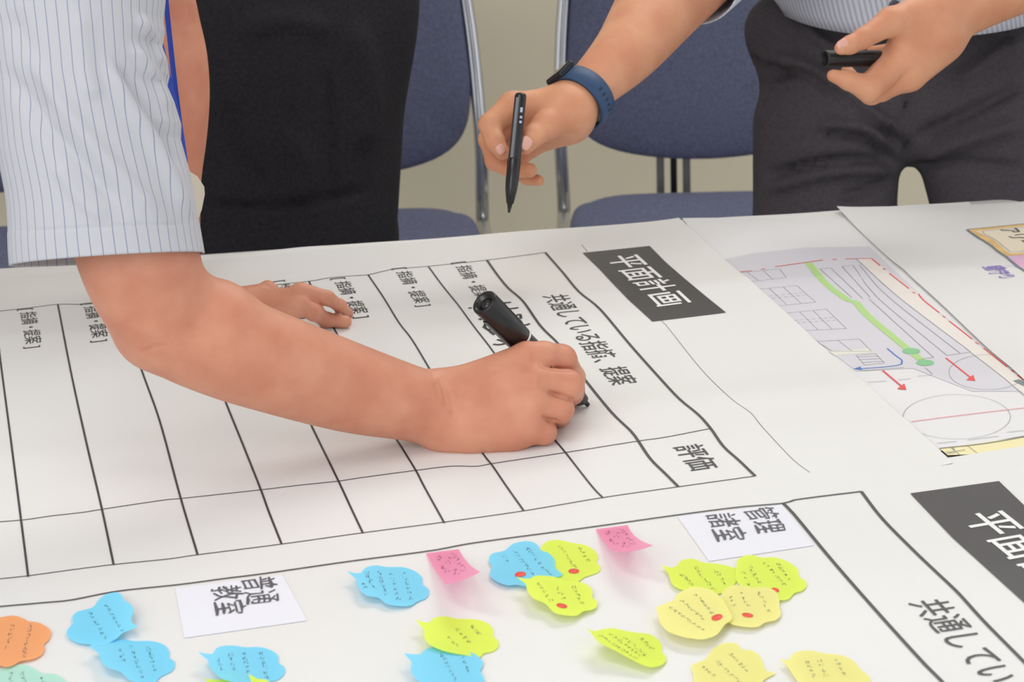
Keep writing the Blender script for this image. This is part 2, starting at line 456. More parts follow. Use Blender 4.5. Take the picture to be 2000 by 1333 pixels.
# ---- form 1 ruling
g = MB(); LF = L_1+.0004
lines(g, [[(1065,493),(1100,533),(1131,570),(1172,604),(1232,675),(1300,751),(1330,782),(1364,810),(1388,837),(1413,872),(1444,900),(1475,930)]], .0024, LF+.0001)
lines(g, [[(951,508),(970,535),(992,562),(1022,589),(1056,637),(1090,671),(1120,710),(1146,746),(1195,806),(1232,842),(1247,862),(1270,896),(1300,926),(1325,951)]], .0024, LF+.0001)
lines(g, [[(837,521),(865,559),(895,596),(925,637),(959,681),(1000,740),(1045,800),(1079,853),(1105,885),(1156,950),(1178,973)],
          [(719,537),(749,581),(779,630),(805,664),(841,724),(880,790),(942,885),(959,906),(989,950),(1023,998)],
          [(603,549),(640,620),(663,661),(700,730),(740,800),(775,859),(812,919),(828,950),(868,1022)],
          [(480,562),(530,660),(570,750),(609,833),(661,940),(689,1000),(709,1042)],
          [(358,575),(400,680),(441,786),(475,870),(509,956),(525,1000),(550,1063)],
          [(236,586),(273,712),(312,823),(353,974),(386,1084)],
          [(113,595),(140,734),(168,862),(199,995),(222,1104)],
          [(-10,607),(0,698),(20,851),(39,1000),(55,1127)]], .0016, LF)
lines(g, [[(-40,611),(0,607.6),(60,601),(113,594.5),(172,594),(236,586),(358,575),(480,562),(603,549.5),(640,543),(700,538),(720,536.5),(752,529),(775,525),(837,520),(951,508),(1066,493)],
          [(-40,1022),(43,1016),(100,1008),(162,1001),(199,995),(320,977),(353,974),(509,957),(585,948),(661,940),(700,934),(812,919),(880,911),(932,911),(959,906),(1105,884),(1244,862),(1300,854),(1388,837)],
          [(-40,1136),(0,1131),(55,1125),(150,1112),(222,1103),(330,1092),(385,1084),(550,1063),(708,1041),(868,1020),(1023,998),(1178,972),(1325,951),(1475,930)]], .0011, LF)
lines(g, [[(1136,478),(1148,492)],[(1290,625),(1300,634),(1356,705),(1390,743),(1432,782),(1467,807),(1488,833),(1548,897),(1582,923)]], .0004, LF)
g.build('ruled_grid', INK, f1, smooth=False)
v, f = fill_px([(1138,494),(1269,480.5),(1300,512),(1338,545),(1380,580),(1418,610.5),(1274,628),(1260,615),(1228,586),(1199,556),(1170,525)], L_1+.0005)
mk('title_box', v, f, INKT, f1, smooth=False)
t = MB(); text(t, '平面計画', (1180,508), (1284,605), .036, L_1+.0008, .010); t.build('title_lettering', WHITEINK, f1, smooth=False)
def ptext(name, parent, m, *a, **k):
    t = MB(); text(t, *a, **k); return t.build(name, m, parent, smooth=False)
ptext('printed_text', f1, INK, '共通している指摘、提案', (1058,583), (1195,758), .0245, LF, .004)
ptext('printed_text', f1, INK, '評価', (1312,879), (1349,926), .0245, LF, .006)
base = [T(764,529)[:2], T(811,604)[:2]]
off = base[0][0]+.18
for c in range(9):
    body_ = '［指摘・提案］' if 0 else '[指摘・提案]'
    if c == 8: continue
    if c == 0: a, b = T(33,609)[:2], T(46,686)[:2]
    elif c == 1: a, b = T(157,598)[:2], T(177,674)[:2]
    elif c == 5: a, b = T(644,549)[:2], T(690,627)[:2]
    elif c == 6: a, b = base
    elif c == 7: a, b = T(880,518)[:2], T(931,594)[:2]
    else: a = np.array([(c-9)*.06+off, base[0][1]]); b = np.array([(c-9)*.06+off, base[1][1]])
    ptext('printed_text', f1, INK, '[ 指摘・提案 ]', a, b, .0178, LF, 0, pix=False)
# ---- marker writing half hidden by the pen
q = lambda X, Y: (860+X/4.76, 540+Y/4.76)
for pl in [[(260,295),(292,291)], [(575,246),(615,243),(658,240)], [(580,243),(600,262)], [(622,302),(680,296),(726,290)], [(680,372),(740,352),(748,392)], [(742,440),(790,452),(832,438)],
           [(360,392),(386,402)], [(440,408),(418,440),(412,466),(440,492),(476,488)], [(398,466),(450,500),(500,542)], [(528,586),(575,600),(626,624)], [(490,630),(550,634),(610,622)],
           [(1240,1166),(1262,1190)], [(1262,1158),(1275,1195)], [(1284,1170),(1300,1196)]]:
    mw = MB(); lines(mw, [[q(*p) for p in pl]], .0026, LF+.0002, 3); mw.build('marker_stroke', MARKER, f1, smooth=False)

# ---- form 2 ruling
L2 = L_2+.0006
g = MB()
lines(g, [[(-60,1191),(0,1185),(90,1177),(140,1172),(230,1155),(350,1142),(440,1130),(520,1120),(680,1097),(840,1076),(930,1060),(1130,1033),(1330,1005),(1440,991),(1530,983),(1550,977),(1600,970),(1682,960)]], .0016, L2)
lines(g, [[(1682,960),(1723,1013),(1785,1076),(1829,1118),(1872,1159),(1922,1214),(2000,1293),(2080,1375)],
          [(1529,983),(1550,1004),(1627,1097),(1711,1193),(1798,1289),(1841,1333),(1900,1398)]], .0025, L2)
g.build('ruled_grid', INK, f2, smooth=False)
v, f = fill_px([(1778,964),(1951,940),(2000,987),(2160,1130),(2000+150,1305-20),(2000,1177),(1860,1050)], L_2+.0007)
mk('title_box', v, f, INKT, f2, smooth=False)
t = MB(); a = T(1869,1018)[:2]; b1 = T(1180,508)[:2]; b2 = T(1284,605)[:2]
text(t, '平面計画', a, a+np.array([0.004, -(np.linalg.norm(b2-b1))]), .037, L_2+.0010, .010, pix=False); t.build('title_lettering', WHITEINK, f2, smooth=False)
t = MB(); a = T(1771,1186)[:2]
text(t, '共通している指摘、提案', a, a+np.array([.002, -.255]), .0275, L2, .002, pix=False); t.build('printed_text', INK, f2, smooth=False)
# small label cards with handwritten room names
def card(name, pts, label, words):
    v, f = fill_px(pts, L_2+.0004, 10)
    o = tag(mk(name, v, f, mat('card_paper', (230, 230, 238), .6), smooth=True), label, 'card')
    m_ = MB()
    for wd, p0, p1, h in words:
        m_ = MB(); text(m_, wd, p0, p1, h, L_2+.0009, -.002, wob=.03); m_.build('handwriting', mat('pen_grey', (88, 86, 92), .6), o, smooth=False)
    return o
card('label_card', [(1323,1010),(1527,986),(1590,1066),(1385,1097)], 'small white card handwritten 管理諸室 beside the heavy column line', [('管理', (1451,1003), (1480,1051), .0225), ('諸室', (1376,1014), (1402,1067), .0225)])
card('label_card', [(342,1150),(552,1124),(600,1213),(360,1247)], 'small white card handwritten with 普通教室 at the left of the notes sheet', [('普通', (472,1139), (482,1191), .023), ('教室', (413,1156), (423,1212), .0205)])

# ---- site plan printing
Q = lambda X, Y: (1300+X/2.339, 380+Y/2.339)
def region(name, pts, m, lift, parent, fn=Q):
    v, f = fill_px([fn(*p) for p in pts], lift, 11); return mk(name, v, f, m, parent, smooth=False)
LP = L_PLAN+.0003
LIL = mat('print_lilac', (212, 210, 217), .5); GREY = mat('print_grey', (150, 150, 152), .5); RED = mat('print_red', (232, 72, 74), .5)
region('grey_area', [(250,300),(400,268),(640,243),(930,238),(1230,520),(1700,900),(1400,900),(1130,795),(870,808),(690,668),(430,470)], LIL, LP, plan)
region('beige_area', [(870,294),(940,292),(1155,455),(1250,545),(1400,665),(1560,790),(1700,905),(1660,930),(1395,722),(1060,465)], mat('print_beige', (231, 224, 217), .5), LP+.0001, plan)
region('yellow_area', [(1250,1160),(1420,1138),(1700,1098),(1740,1160),(1640,1178),(1290,1192)], mat('print_yellow', (238, 228, 176), .5), LP+.0001, plan)
region('cream_strip', [(745,718),(930,705),(945,722),(770,736)], mat('print_cream', (226, 224, 210), .5), LP+.0001, plan)
g = MB()
lines(g, [[Q(*p) for p in pl] for pl in [[(652,312),(735,410),(835,485)], [(835,485),(868,490)], [(868,490),(930,560),(1105,705),(1165,755)]]], .0072, LP+.0002)
g.build('green_path', mat('print_green', (176, 214, 134), .5), plan, smooth=False)
for cx, cy in ((1122,716),(1185,769)):
    g = MB(); v, f = fill_px([Q(cx+41*math.cos(a/12*math.pi), cy+14*math.sin(a/12*math.pi)) for a in range(24)], LP+.0003, 12); g.add(v, f); g.build('tree_dot', mat('print_tree', (132, 196, 142), .5), plan, smooth=False)
for pl in [[(300,358),(395,348)], [(435,342),(455,339)], [(500,330),(718,299)], [(760,297),(782,296)], [(820,294),(940,292)], [(940,292),(980,325)], [(995,337),(1003,344)], [(1022,360),(1112,430)], [(1128,445),(1140,452)],
           [(1155,455),(1180,485),(1250,540)], [(1265,555),(1278,562)], [(1295,578),(1400,660)], [(1415,675),(1430,684)], [(1452,702),(1560,788)], [(1578,802),(1592,812)], [(1608,825),(1720,912)]]:
    g = MB(); lines(g, [[Q(*p) for p in pl]], .0014, LP+.0003, 8); g.build('red_dash', RED, plan, smooth=False)
for a, b in (((1280,747),(1395,838)), ((992,804),(1080,878))):
    g = MB(); lines(g, [[Q(*a), Q(*b)]], .0016, LP+.0003, 8)
    v, f = fill_px([Q(b[0]+20, b[1]+14), Q(b[0]-22, b[1]+10), Q(b[0]+10, b[1]-14)], LP+.0003, 20); g.add(v, f); g.build('red_arrow', RED, plan, smooth=False)
g = MB(); lines(g, [[Q(1122,1038), Q(1380,1005), Q(1700,968)]], .0008, LP+.0003)
g.build('red_line', RED, plan, smooth=False)
g = MB(); lines(g, [[Q(*p) for p in [(1012,703),(1050,735),(1080,758),(1078,775),(1020,786),(885,797)]]], .0013, LP+.0003, 4)
v, f = fill_px([Q(858,797), Q(890,786), Q(899,803)], LP+.0003, 20); g.add(v, f)
g.build('blue_arrow', mat('print_blue', (62, 122, 196), .5), plan, smooth=False)
g = MB()
def lot(a, b, c, d, n, mid=True):
    L_ = lambda p, q_, t: (p[0]+(q_[0]-p[0])*t, p[1]+(q_[1]-p[1])*t)
    pls = [[a, b], [b, c], [c, d], [d, a]]+[[L_(a, b, k/n), L_(d, c, k/n)] for k in range(1, n)]
    if mid:
        for o_ in (.42, .56):
            m0, m1 = L_(a, d, o_), L_(b, c, o_); pls += [[L_(m0, m1, (k+.1)/7), L_(m0, m1, (k+.75)/7)] for k in range(7)]
    lines(g, [[Q(*p) for p in pl] for pl in pls], .0005, LP+.0002, 20)
lot((300,362),(520,340),(552,380),(360,400),3, False); lot((410,435),(600,416),(686,492),(490,512),3); lot((550,542),(735,524),(826,613),(632,622),3)
lot((690,672),(885,660),(940,716),(762,716),2, False)
lot((870,735),(960,727),(1000,770),(910,780),1, False)
for pl in [[(755,335),(900,475)], [(930,478),(1225,745)], [(705,340),(755,335)], [(705,340),(850,470)], [(805,328),(855,323),(965,468),(1285,735)], [(805,328),(935,470)], [(885,321),(1015,465),(1345,725)], [(870,292),(1060,465),(1395,720)], [(1225,745),(1175,750)], [(1285,735),(1395,720)],
           [(1395,722),(1560,850),(1660,940)], [(925,857),(1010,852)], [(1060,846),(1120,842)], [(1150,830),(1215,825)], [(1220,822),(1185,790)], [(900,805),(1090,790)],
           [(875,742),(970,738)], [(885,755),(985,750)], [(895,768),(995,762)], [(1240,1137),(1330,1128)], [(1380,1122),(1520,1104)], [(1560,1086),(1660,1076)], [(1300,1155),(1345,1190)], [(1375,1145),(1425,1183)]]:
    lines(g, [[Q(*p) for p in pl]], .0006, LP+.0003, 20)
for cx, cy, rx, ry in ((1330,1015,245,102), (1470,812,176,80)):
    lines(g, [[Q(cx+rx*math.cos(a/20*math.pi), cy+ry*math.sin(a/20*math.pi)) for a in range(41)]], .0004, LP+.0003, 12)
text(g, 'ール', Q(1262,1170), Q(1285,1192), .016, LP+.0003)
g.build('plan_linework', GREY, plan, smooth=False)
g = MB(); lines(g, [[Q(1250,1160), Q(1400,1145), Q(1520,1128), Q(1700,1096)]], .0016, LP+.0004)
g.build('dark_edge_line', mat('print_brown', (140, 136, 130), .5), plan, smooth=False)
g = MB(); lines(g, [[Q(1600,848), Q(1640,868), Q(1700,890)]], .006, LP+.0004); g.build('slate_block', mat('print_slate', (120, 132, 138), .5), plan, smooth=False)
# ---- drawing sheet
A = lambda X, Y: (1860+X/6.664, 400+Y/6.664)
L3 = L_3+.0003
cl = lambda *a: .0
region('orange_frame', [(190,322),(560,285),(1300,210),(1300,620),(700,670),(600,595),(500,520),(400,458),(345,428)], mat('crayon_orange', (240, 200, 130), .6, noise=(60, .08)), L3+.0004, drw, A)
region('cream_panel', [(300,345),(560,315),(1300,245),(1300,590),(760,640),(690,600),(620,530),(510,440),(420,400)], mat('crayon_cream', (233, 222, 200), .6), L3+.0006, drw, A)
region('pink_panel', [(705,672),(1300,622),(1300,1150),(933,850)], mat('crayon_lilac', (214, 190, 218), .6, noise=(80, .06, (226, 170, 200))), L3+.0004, drw, A)
g = MB(); lines(g, [[A(*p) for p in pl] for pl in [[(190,322),(345,430),(400,460),(500,525),(600,610),(700,672),(830,790),(933,850),(1100,990)]]], .0022, L3+.0008)
lines(g, [[A(190,322), A(560,285), A(1300,210)]], .0010, L3+.0008)
lines(g, [[A(*p) for p in [(1200,262),(933,290),(390,345),(420,385),(520,430),(600,485),(650,530),(750,612),(933,600),(1200,570)]]], .0006, L3+.0008)
g.build('outline', mat('crayon_slate', (110, 128, 140), .6), drw, smooth=False)
g = MB(); text(g, 'アリーナ', A(600,345), A(960,640), .020, L3+.0010, .006, wob=.06); g.build('handwriting', mat('pen_dark', (92, 92, 94), .6), drw, smooth=False)
g = MB(); text(g, '見守り', A(372,830), A(600,985), .020, L3+.0006, .01, wob=.07)
lines(g, [[A(690,795), A(760,798), A(850,808)]], .0006, L3+.0006, 6)
g.build('purple_handwriting', mat('pen_purple', (140, 120, 196), .6), drw, smooth=False)

# ================================================================== sticky notes
CA = lambda X, Y: (X/5.269, 1080+Y/5.269)
CB = lambda X, Y: (330+X/5.269, 1080+Y/5.269)
CCc = lambda X, Y: (660+X/4.55, 1040+Y/4.55)
CD = lambda X, Y: (930+X/4.0025, 1000+Y/4.0025)
CE = lambda X, Y: (1250+X/3.6725, 970+Y/3.6725)
CG = lambda X, Y: (1550+X/3.227, 920+Y/3.227)
NM = dict(blue=mat('note_blue', (134, 224, 255), .6), lime=mat('note_lime', (234, 252, 92), .6), yellow=mat('note_yellow', (250, 244, 150), .6),
          orange=mat('note_orange', (255, 178, 120), .6), mint=mat('note_mint', (192, 238, 222), .6), pink=mat('note_pink', (255, 172, 206), .55))
for k_, nm_ in NM.items():
    nt_ = nm_.node_tree; b_ = nt_.nodes['Principled BSDF']; o_ = nt_.nodes['Material Output']
    tl_ = nt_.nodes.new('ShaderNodeBsdfTranslucent'); tl_.inputs[0].default_value = b_.inputs['Base Color'].default_value
    mx_ = nt_.nodes.new('ShaderNodeMixShader'); mx_.inputs[0].default_value = .22
    nt_.links.new(b_.outputs[0], mx_.inputs[1]); nt_.links.new(tl_.outputs[0], mx_.inputs[2]); last_ = mx_
    if k_ == 'pink':
        tp_ = nt_.nodes.new('ShaderNodeBsdfTransparent'); tp_.inputs[0].default_value = b_.inputs['Base Color'].default_value
        m2_ = nt_.nodes.new('ShaderNodeMixShader'); m2_.inputs[0].default_value = .28
        nt_.links.new(mx_.outputs[0], m2_.inputs[1]); nt_.links.new(tp_.outputs[0], m2_.inputs[2]); last_ = m2_
    nt_.links.new(last_.outputs[0], o_.inputs['Surface'])
def note(fn, pts, colr, label, lv, a, b, L, rows=(), dot=None):
    """lv: stacking level; a->b photo direction in which the note peels up by L metres; rows: writing lines (x0,y0,x1,y1) in crop units"""
    a_, b_ = np.array(fn(*a)), np.array(fn(*b)); ab = b_-a_; LL = ab@ab
    def lf(x, y):
        t = min(1.15, max(0, ((x-a_[0])*ab[0]+(y-a_[1])*ab[1])/LL)); return L*t*t
    base = L_2+.0008+lv*.0005
    v, f = fill_px([fn(*p) for p in pts], base, 9, lf, smooth=5)
    o = mk('sticky_note', v, f, NM[colr])
    tag(o, label, 'note', 'speech cloud sticky notes')
    m_ = MB(); rnd = random.Random(len(label)*7+int(pts[0][0]))
    for (x0, y0, x1, y1) in rows:
        p0, p1 = np.array(fn(x0, y0)), np.array(fn(x1, y1)); d = p1-p0; n = max(2, int(np.linalg.norm(d)/8.5)); un = np.array([1.0, -.12])
        for k in range(n):
            c = p0+d*(k+.5)/n
            for _ in range(rnd.randint(4, 7)):
                u0 = rnd.uniform(-3.6, 3.6); w0 = rnd.uniform(-3.0, 3.0)
                e = (rnd.uniform(2, 4.5), 0) if rnd.random() < .55 else (rnd.uniform(-1, 1), rnd.uniform(1.5, 3.2))
                s0 = c+un*u0+d/np.linalg.norm(d)*w0; s1 = s0+un*e[0]*(.6 if rnd.random() < .5 else -.6)+d/np.linalg.norm(d)*e[1]
                sm = (s0+s1)/2+np.array([rnd.uniform(-.6, .6), rnd.uniform(-.5, .5)])
                m_.strip([T(s[0], s[1], base+.0003+lf(*s)) for s in (s0, sm, s1)], .00034)
    if rows: m_.build('handwriting', PENCIL, o, smooth=False)
    if dot:
        c = fn(dot[0], dot[1]); rx, ry, tl = dot[2:]
        k = fn(1, 0)[0]-fn(0, 0)[0]
        pp = [(c[0]+k*(rx*math.cos(q)*math.cos(tl)-ry*math.sin(q)*math.sin(tl)), c[1]+k*(rx*math.cos(q)*math.sin(tl)+ry*math.sin(q)*math.cos(tl))) for q in [i*math.pi/12 for i in range(24)]]
        v, f = fill_px(pp, base+.0004, 10, lf); mk('round_sticker', v, f, mat('sticker_red', (246, 84, 72), .5), o, solid=.0001)
    return o
note(CA, [(1190,408),(1250,430),(1275,490),(1330,520),(1375,590),(1350,705),(1408,760),(1330,800),(1265,825),(1200,885),(1080,950),(1000,965),(920,945),(800,930),(700,870),(690,800),(750,725),(740,670),(790,610),(950,565),(1010,490),(1090,430)],
     'blue', 'blue cloud note reaching the heavy line, overlapping another blue note at the left', 2, (750,750), (1400,780), .006, [(1080,520,1270,810),(920,600,1090,890)])
note(CA, [(1240,888),(1390,910),(1550,910),(1690,950),(1745,1030),(1738,1080),(1795,1120),(1800,1160),(1770,1220),(1650,1280),(1590,1340),(1460,1350),(1330,1310),(1240,1230),(1100,1180),(1030,1100),(1010,1030),(915,960),(1080,950),(1150,905)],
     'blue', 'blue cloud note tucked under the corner of the blue note touching the heavy line', 0, (1500,920), (1050,1230), .009, [(1520,960,1610,1230),(1350,950,1460,1290),(1220,980,1280,1130)])
note(CA, [(0,665),(140,648),(250,680),(290,705),(400,720),(500,780),(525,830),(500,900),(450,945),(460,990),(420,1060),(330,1100),(210,1120),(130,1165),(60,1180),(0,1165),(-200,1150),(-330,1000),(-330,820),(-200,690)],
     'orange', 'orange cloud note cut by the left picture edge', 1, (400,700), (0,1200), .002, [(320,720,240,1090),(140,720,60,1000)])
note(CA, [(20,1190),(200,1150),(330,1180),(430,1240),(560,1250),(650,1300),(700,1370),(720,1450),(600,1560),(350,1640),(50,1620),(-200,1500),(-250,1300),(-100,1200)],
     'mint', 'mint green cloud note below the orange one', 0, (600,1300), (0,1600), .001, [(420,1270,470,1400),(220,1220,280,1400),(110,1210,120,1400)])
note(CB, [(300,1020),(380,1040),(450,1040),(480,990),(560,960),(680,958),(790,975),(920,972),(1040,1000),(1120,1060),(1130,1140),(1180,1170),(1195,1230),(1150,1290),(1060,1325),(900,1345),(700,1340),(560,1305),(470,1240),(410,1160),(400,1110),(350,1070)],
     'blue', 'blue cloud note with a lime note on its lower edge, below the 普通教室 card', 0, (1000,1000), (400,1250), .009, [(940,1010,1010,1300),(760,1020,820,1240),(620,1010,680,1220),(500,1080,550,1220)])
note(CB, [(370,1300),(550,1310),(620,1260),(740,1240),(840,1260),(910,1300),(1000,1310),(1080,1380),(1100,1450),(1000,1560),(700,1600),(450,1500),(400,1350)],
     'lime', 'lime cloud note peeking in at the bottom edge over a blue note', 3, (900,1300), (500,1600), .001)
note(CCc, [(78,345),(140,362),(205,362),(240,320),(330,295),(440,310),(580,312),(690,350),(750,410),(752,465),(800,500),(808,545),(780,590),(700,620),(660,648),(580,660),(440,640),(360,585),(250,560),(180,490),(160,420),(110,375)],
     'blue', 'blue cloud note lying alone left of the folded pink note', 0, (700,350), (200,640), .008, [(590,350,650,600),(470,350,540,610),(360,340,430,570),(250,340,310,490),(210,430,245,500)])
note(CCc, [(690,775),(760,800),(820,800),(850,765),(950,748),(1060,770),(1220,775),(1330,810),(1380,870),(1378,920),(1425,970),(1425,1020),(1380,1060),(1290,1080),(1270,1110),(1100,1090),(950,1060),(830,1010),(785,970),(765,920),(765,870),(720,820)],
     'lime', 'lime cloud note without dot, its lower edge under a blue note', 0, (1300,800), (780,1010), .007, [(1180,820,1260,910),(1050,850,1180,990),(970,920,1060,1020)])
note(CCc, [(590,1077),(660,1085),(730,1085),(790,1035),(890,1018),(980,1030),(1040,1055),(1150,1060),(1240,1100),(1290,1165),(1265,1235),(1295,1290),(1290,1340),(1220,1400),(1050,1440),(850,1420),(720,1330),(650,1240),(655,1160),(620,1120)],
     'blue', 'blue cloud note at the bottom edge, partly covering a lime note', 2, (1250,1100), (650,1400), .008, [(1090,1090,1170,1260),(910,1070,1060,1320)])
note(CD, [(505,285),(540,240),(620,220),(700,232),(760,245),(860,265),(930,310),(955,360),(940,395),(970,430),(960,470),(900,495),(840,515),(800,545),(700,570),(600,560),(520,480),(500,380)],
     'lime', 'lime cloud note with red dot behind the blue note in the cluster of three', 0, (800,240), (520,520), .001, [(800,270,880,390),(650,260,770,440)], dot=(763,464,42,18,0))
note(CD, [(385,228),(450,240),(490,275),(500,300),(560,320),(610,370),(620,440),(675,490),(640,512),(560,505),(480,500),(430,540),(388,585),(320,572),(240,575),(150,540),(105,490),(125,425),(98,385),(120,330),(220,305),(290,250)],
     'blue', 'blue cloud note with red dot in the cluster of three', 2, (385,228), (300,580), .001, [(390,270,580,500),(290,300,450,490),(210,340,260,390)], dot=(345,489,43,20,-.1))
note(CD, [(315,508),(380,525),(430,520),(470,500),(600,508),(700,540),(800,548),(880,580),(910,630),(905,670),(945,700),(940,745),(900,770),(835,780),(790,812),(700,812),(610,790),(540,720),(450,680),(400,620),(390,570),(345,535)],
     'lime', 'lime cloud note with red dot, lowest and frontmost in the cluster of three', 4, (850,540), (420,800), .010, [(750,570,840,730),(620,580,690,690),(480,550,590,700)], dot=(670,735,43,17,.2))
note(CD, [(843,898),(900,930),(950,930),(990,918),(1080,912),(1160,930),(1250,945),(1360,960),(1430,1010),(1455,1060),(1450,1095),(1485,1135),(1480,1175),(1440,1205),(1360,1218),(1290,1195),(1200,1150),(1080,1085),(970,1030),(920,980),(890,940)],
     'lime', 'lime cloud note curling up alone, a soft shadow under its front edge', 0, (1380,930), (1040,1230), .019, [(1280,980,1380,1080),(1150,980,1330,1130),(1040,950,1290,1130),(960,960,1250,1150)])
note(CE, [(152,492),(210,510),(265,500),(290,465),(370,447),(460,475),(560,485),(650,505),(700,530),(700,600),(600,690),(450,700),(300,670),(230,630),(205,560),(170,515)],
     'lime', 'left lime cloud note of the cluster of four, pointed tail to the left', 0, (600,480), (250,680), .002, [(540,520,610,630),(390,500,530,670),(290,550,380,640)])
note(CE, [(800,420),(880,440),(980,440),(1080,480),(1135,530),(1140,575),(1190,610),(1190,650),(1160,680),(1105,695),(1070,735),(1000,745),(900,700),(750,660),(690,600),(690,520),(700,460),(740,430)],
     'lime', 'right lime cloud note of the cluster of four, its red dot half covered', 1, (1000,440), (800,700), .001, [(980,470,1070,600),(880,460,1040,640),(780,490,860,630),(730,530,780,640)], dot=(968,672,30,15,.2))
note(CE, [(590,690),(640,645),(720,638),(800,655),(900,650),(970,680),(1000,730),(1000,790),(1010,850),(970,890),(900,905),(850,935),(780,940),(700,930),(650,915),(600,880),(560,800)],
     'yellow', 'pale yellow cloud note with red dot, right one of the overlapping yellow pair', 3, (850,650), (750,940), .001, [(850,680,930,830),(710,680,790,800),(630,700,680,790)], dot=(772,852,40,15,.15))
note(CE, [(300,680),(380,650),(470,660),(540,690),(600,750),(640,820),(660,880),(610,920),(580,960),(540,1000),(450,1027),(370,1020),(310,1010),(200,970),(140,900),(130,840),(115,800),(180,770),(250,740),(255,715)],
     'yellow', 'pale yellow cloud note with red dot, left one of the overlapping yellow pair', 9, (480,660), (380,1020), .002, [(390,690,520,840),(290,740,470,890),(210,790,450,960)], dot=(552,868,40,21,-.25))
note(CE, [(640,1047),(700,1060),(735,1100),(800,1105),(860,1150),(890,1220),(900,1250),(970,1270),(900,1310),(850,1350),(700,1400),(450,1400),(390,1330),(380,1270),(365,1220),(430,1185),(470,1170),(510,1110),(570,1065)],
     'yellow', 'pale yellow cloud note at the bottom edge, tail pointing right', 0, (640,1047), (600,1400), .001, [(640,1120,780,1260),(540,1170,720,1340),(430,1210,540,1290)])
note(CE, [(1000,1165),(1060,1175),(1095,1135),(1140,1112),(1230,1108),(1330,1128),(1440,1140),(1530,1180),(1580,1240),(1640,1290),(1650,1340),(1600,1400),(1400,1440),(1200,1400),(1110,1300),(1070,1240),(1040,1205)],
     'yellow', 'pale yellow cloud note at the bottom edge, tail pointing left', 0, (1500,1150), (1080,1400), .004, [(1400,1160,1470,1280),(1280,1160,1340,1300),(1190,1170,1250,1300)])
def pink(tl, tr, br, bl, rm, lm, bm, label, L):
    v = []; f = []; n = 22
    lerp = lambda a, b, c, t: tuple((1-t)**2*a[i]+2*t*(1-t)*(2*b[i]-.5*a[i]-.5*c[i])+t*t*c[i] for i in (0, 1))
    def pt(s, t):
        top = (tl[0]+(tr[0]-tl[0])*s, tl[1]+(tr[1]-tl[1])*s); l = lerp(tl, lm, bl, t); r_ = lerp(tr, rm, br, t); b = lerp(bl, bm, br, s)
        x = [(1-t)*top[i]+t*b[i]+(1-s)*l[i]+s*r_[i]-((1-s)*(1-t)*tl[i]+s*(1-t)*tr[i]+(1-s)*t*bl[i]+s*t*br[i]) for i in (0, 1)]
        return T(x[0], x[1], L_2+.0008+L*t**1.7*(.45+.55*s))
    for j in range(n+1):
        for i in range(n+1): v.append(pt(i/n, j/n))
    for j in range(n):
        for i in range(n): a = j*(n+1)+i; f.append((a, a+n+1, a+n+2, a+1))
    o = tag(mk('sticky_note', v, f, NM['pink']), label, 'note', 'square pink sticky notes')
    m_ = MB(); rnd = random.Random(5)
    for s_ in (.3, .55, .78):
        for k in range(7):
            if rnd.random() < .15: continue
            for _ in range(3):
                s0, t0 = s_+rnd.uniform(-.07, .07), .14+k*.1+rnd.uniform(-.03, .03); s1, t1 = s0+rnd.uniform(-.08, .08), t0+rnd.uniform(-.05, .05)
                m_.strip([pt(s0, t0)+ez*.0004, pt(s1, t1)+ez*.0004], .00045)
    m_.build('handwriting', mat('note_ink_red', (150, 70, 96), .7), o, smooth=False)
pink((832,1081), (896,1073), (938,1118), (870,1141), (913,1099), (849,1112), (901,1135), 'pink square note curling up beside the lone blue cloud', .034)
pink((1163.6,1034), (1226,1026), (1276,1066), (1195,1076), (1243,1050), (1177,1056), (1232,1078), 'pink square note curling up left of the 管理諸室 card', .030)

# ================================================================== chairs
def pad(fx, n=28, th=.02):
    """closed cushion: fx(u,v) -> centre point, normal; u,v in -1..1"""
    v = []; f = []
    for sgn in (1, -1):
        for j in range(n+1):
            for i in range(n+1):
                u, w_ = math.sin(math.pi/2*(2*i/n-1)), math.sin(math.pi/2*(2*j/n-1))
                p, nn = fx(u, w_); e = max(0, (1-abs(u)**5))**.5*max(0, (1-abs(w_)**5))**.5
                v.append(np.array(p)+np.array(nn)*th*sgn*(e+.02))
    m_ = (n+1)**2
    for j in range(n):
        for i in range(n):
            a = j*(n+1)+i; f.append((a, a+1, a+n+2, a+n+1)); f.append((m_+a, m_+a+n+1, m_+a+n+2, m_+a+1))
    rim = [i for i in range(n+1)]+[j*(n+1)+n for j in range(1, n+1)]+[n*(n+1)+i for i in range(n-1, -1, -1)]+[j*(n+1) for j in range(n-1, 0, -1)]
    for a, b in zip(rim, rim[1:]+rim[:1]): f.append((a, m_+a, m_+b, b))
    return v, f
def rr(u, w_, k=.10):   # square -> rounded outline
    s = max(abs(u), abs(w_), 1e-6); l = max(1., (abs(u/s)**7+abs(w_/s)**7)**(1/7.))
    return u/l, w_/l
def bx(u, w_):
    a, b = rr(u, w_); x = a*.205*(1.0-.10*max(0, b+.55))
    z = .735+b*.225-(.034*(1-a*a) if b < 0 else 0)*(-b)**2
    y = .215+.035*(a*a-1)*-1*-1+.10*(z-.5)
    return (x, y-.03*a*a, z), (0, -1, .08)
def sx_(u, w_):
    a, b = rr(u, w_); return (a*.205*(1+.03*-b), -.03+b*.215, .405+.012*b*b*0-.018*max(0, -b)**4+.006), (0, 0, 1)
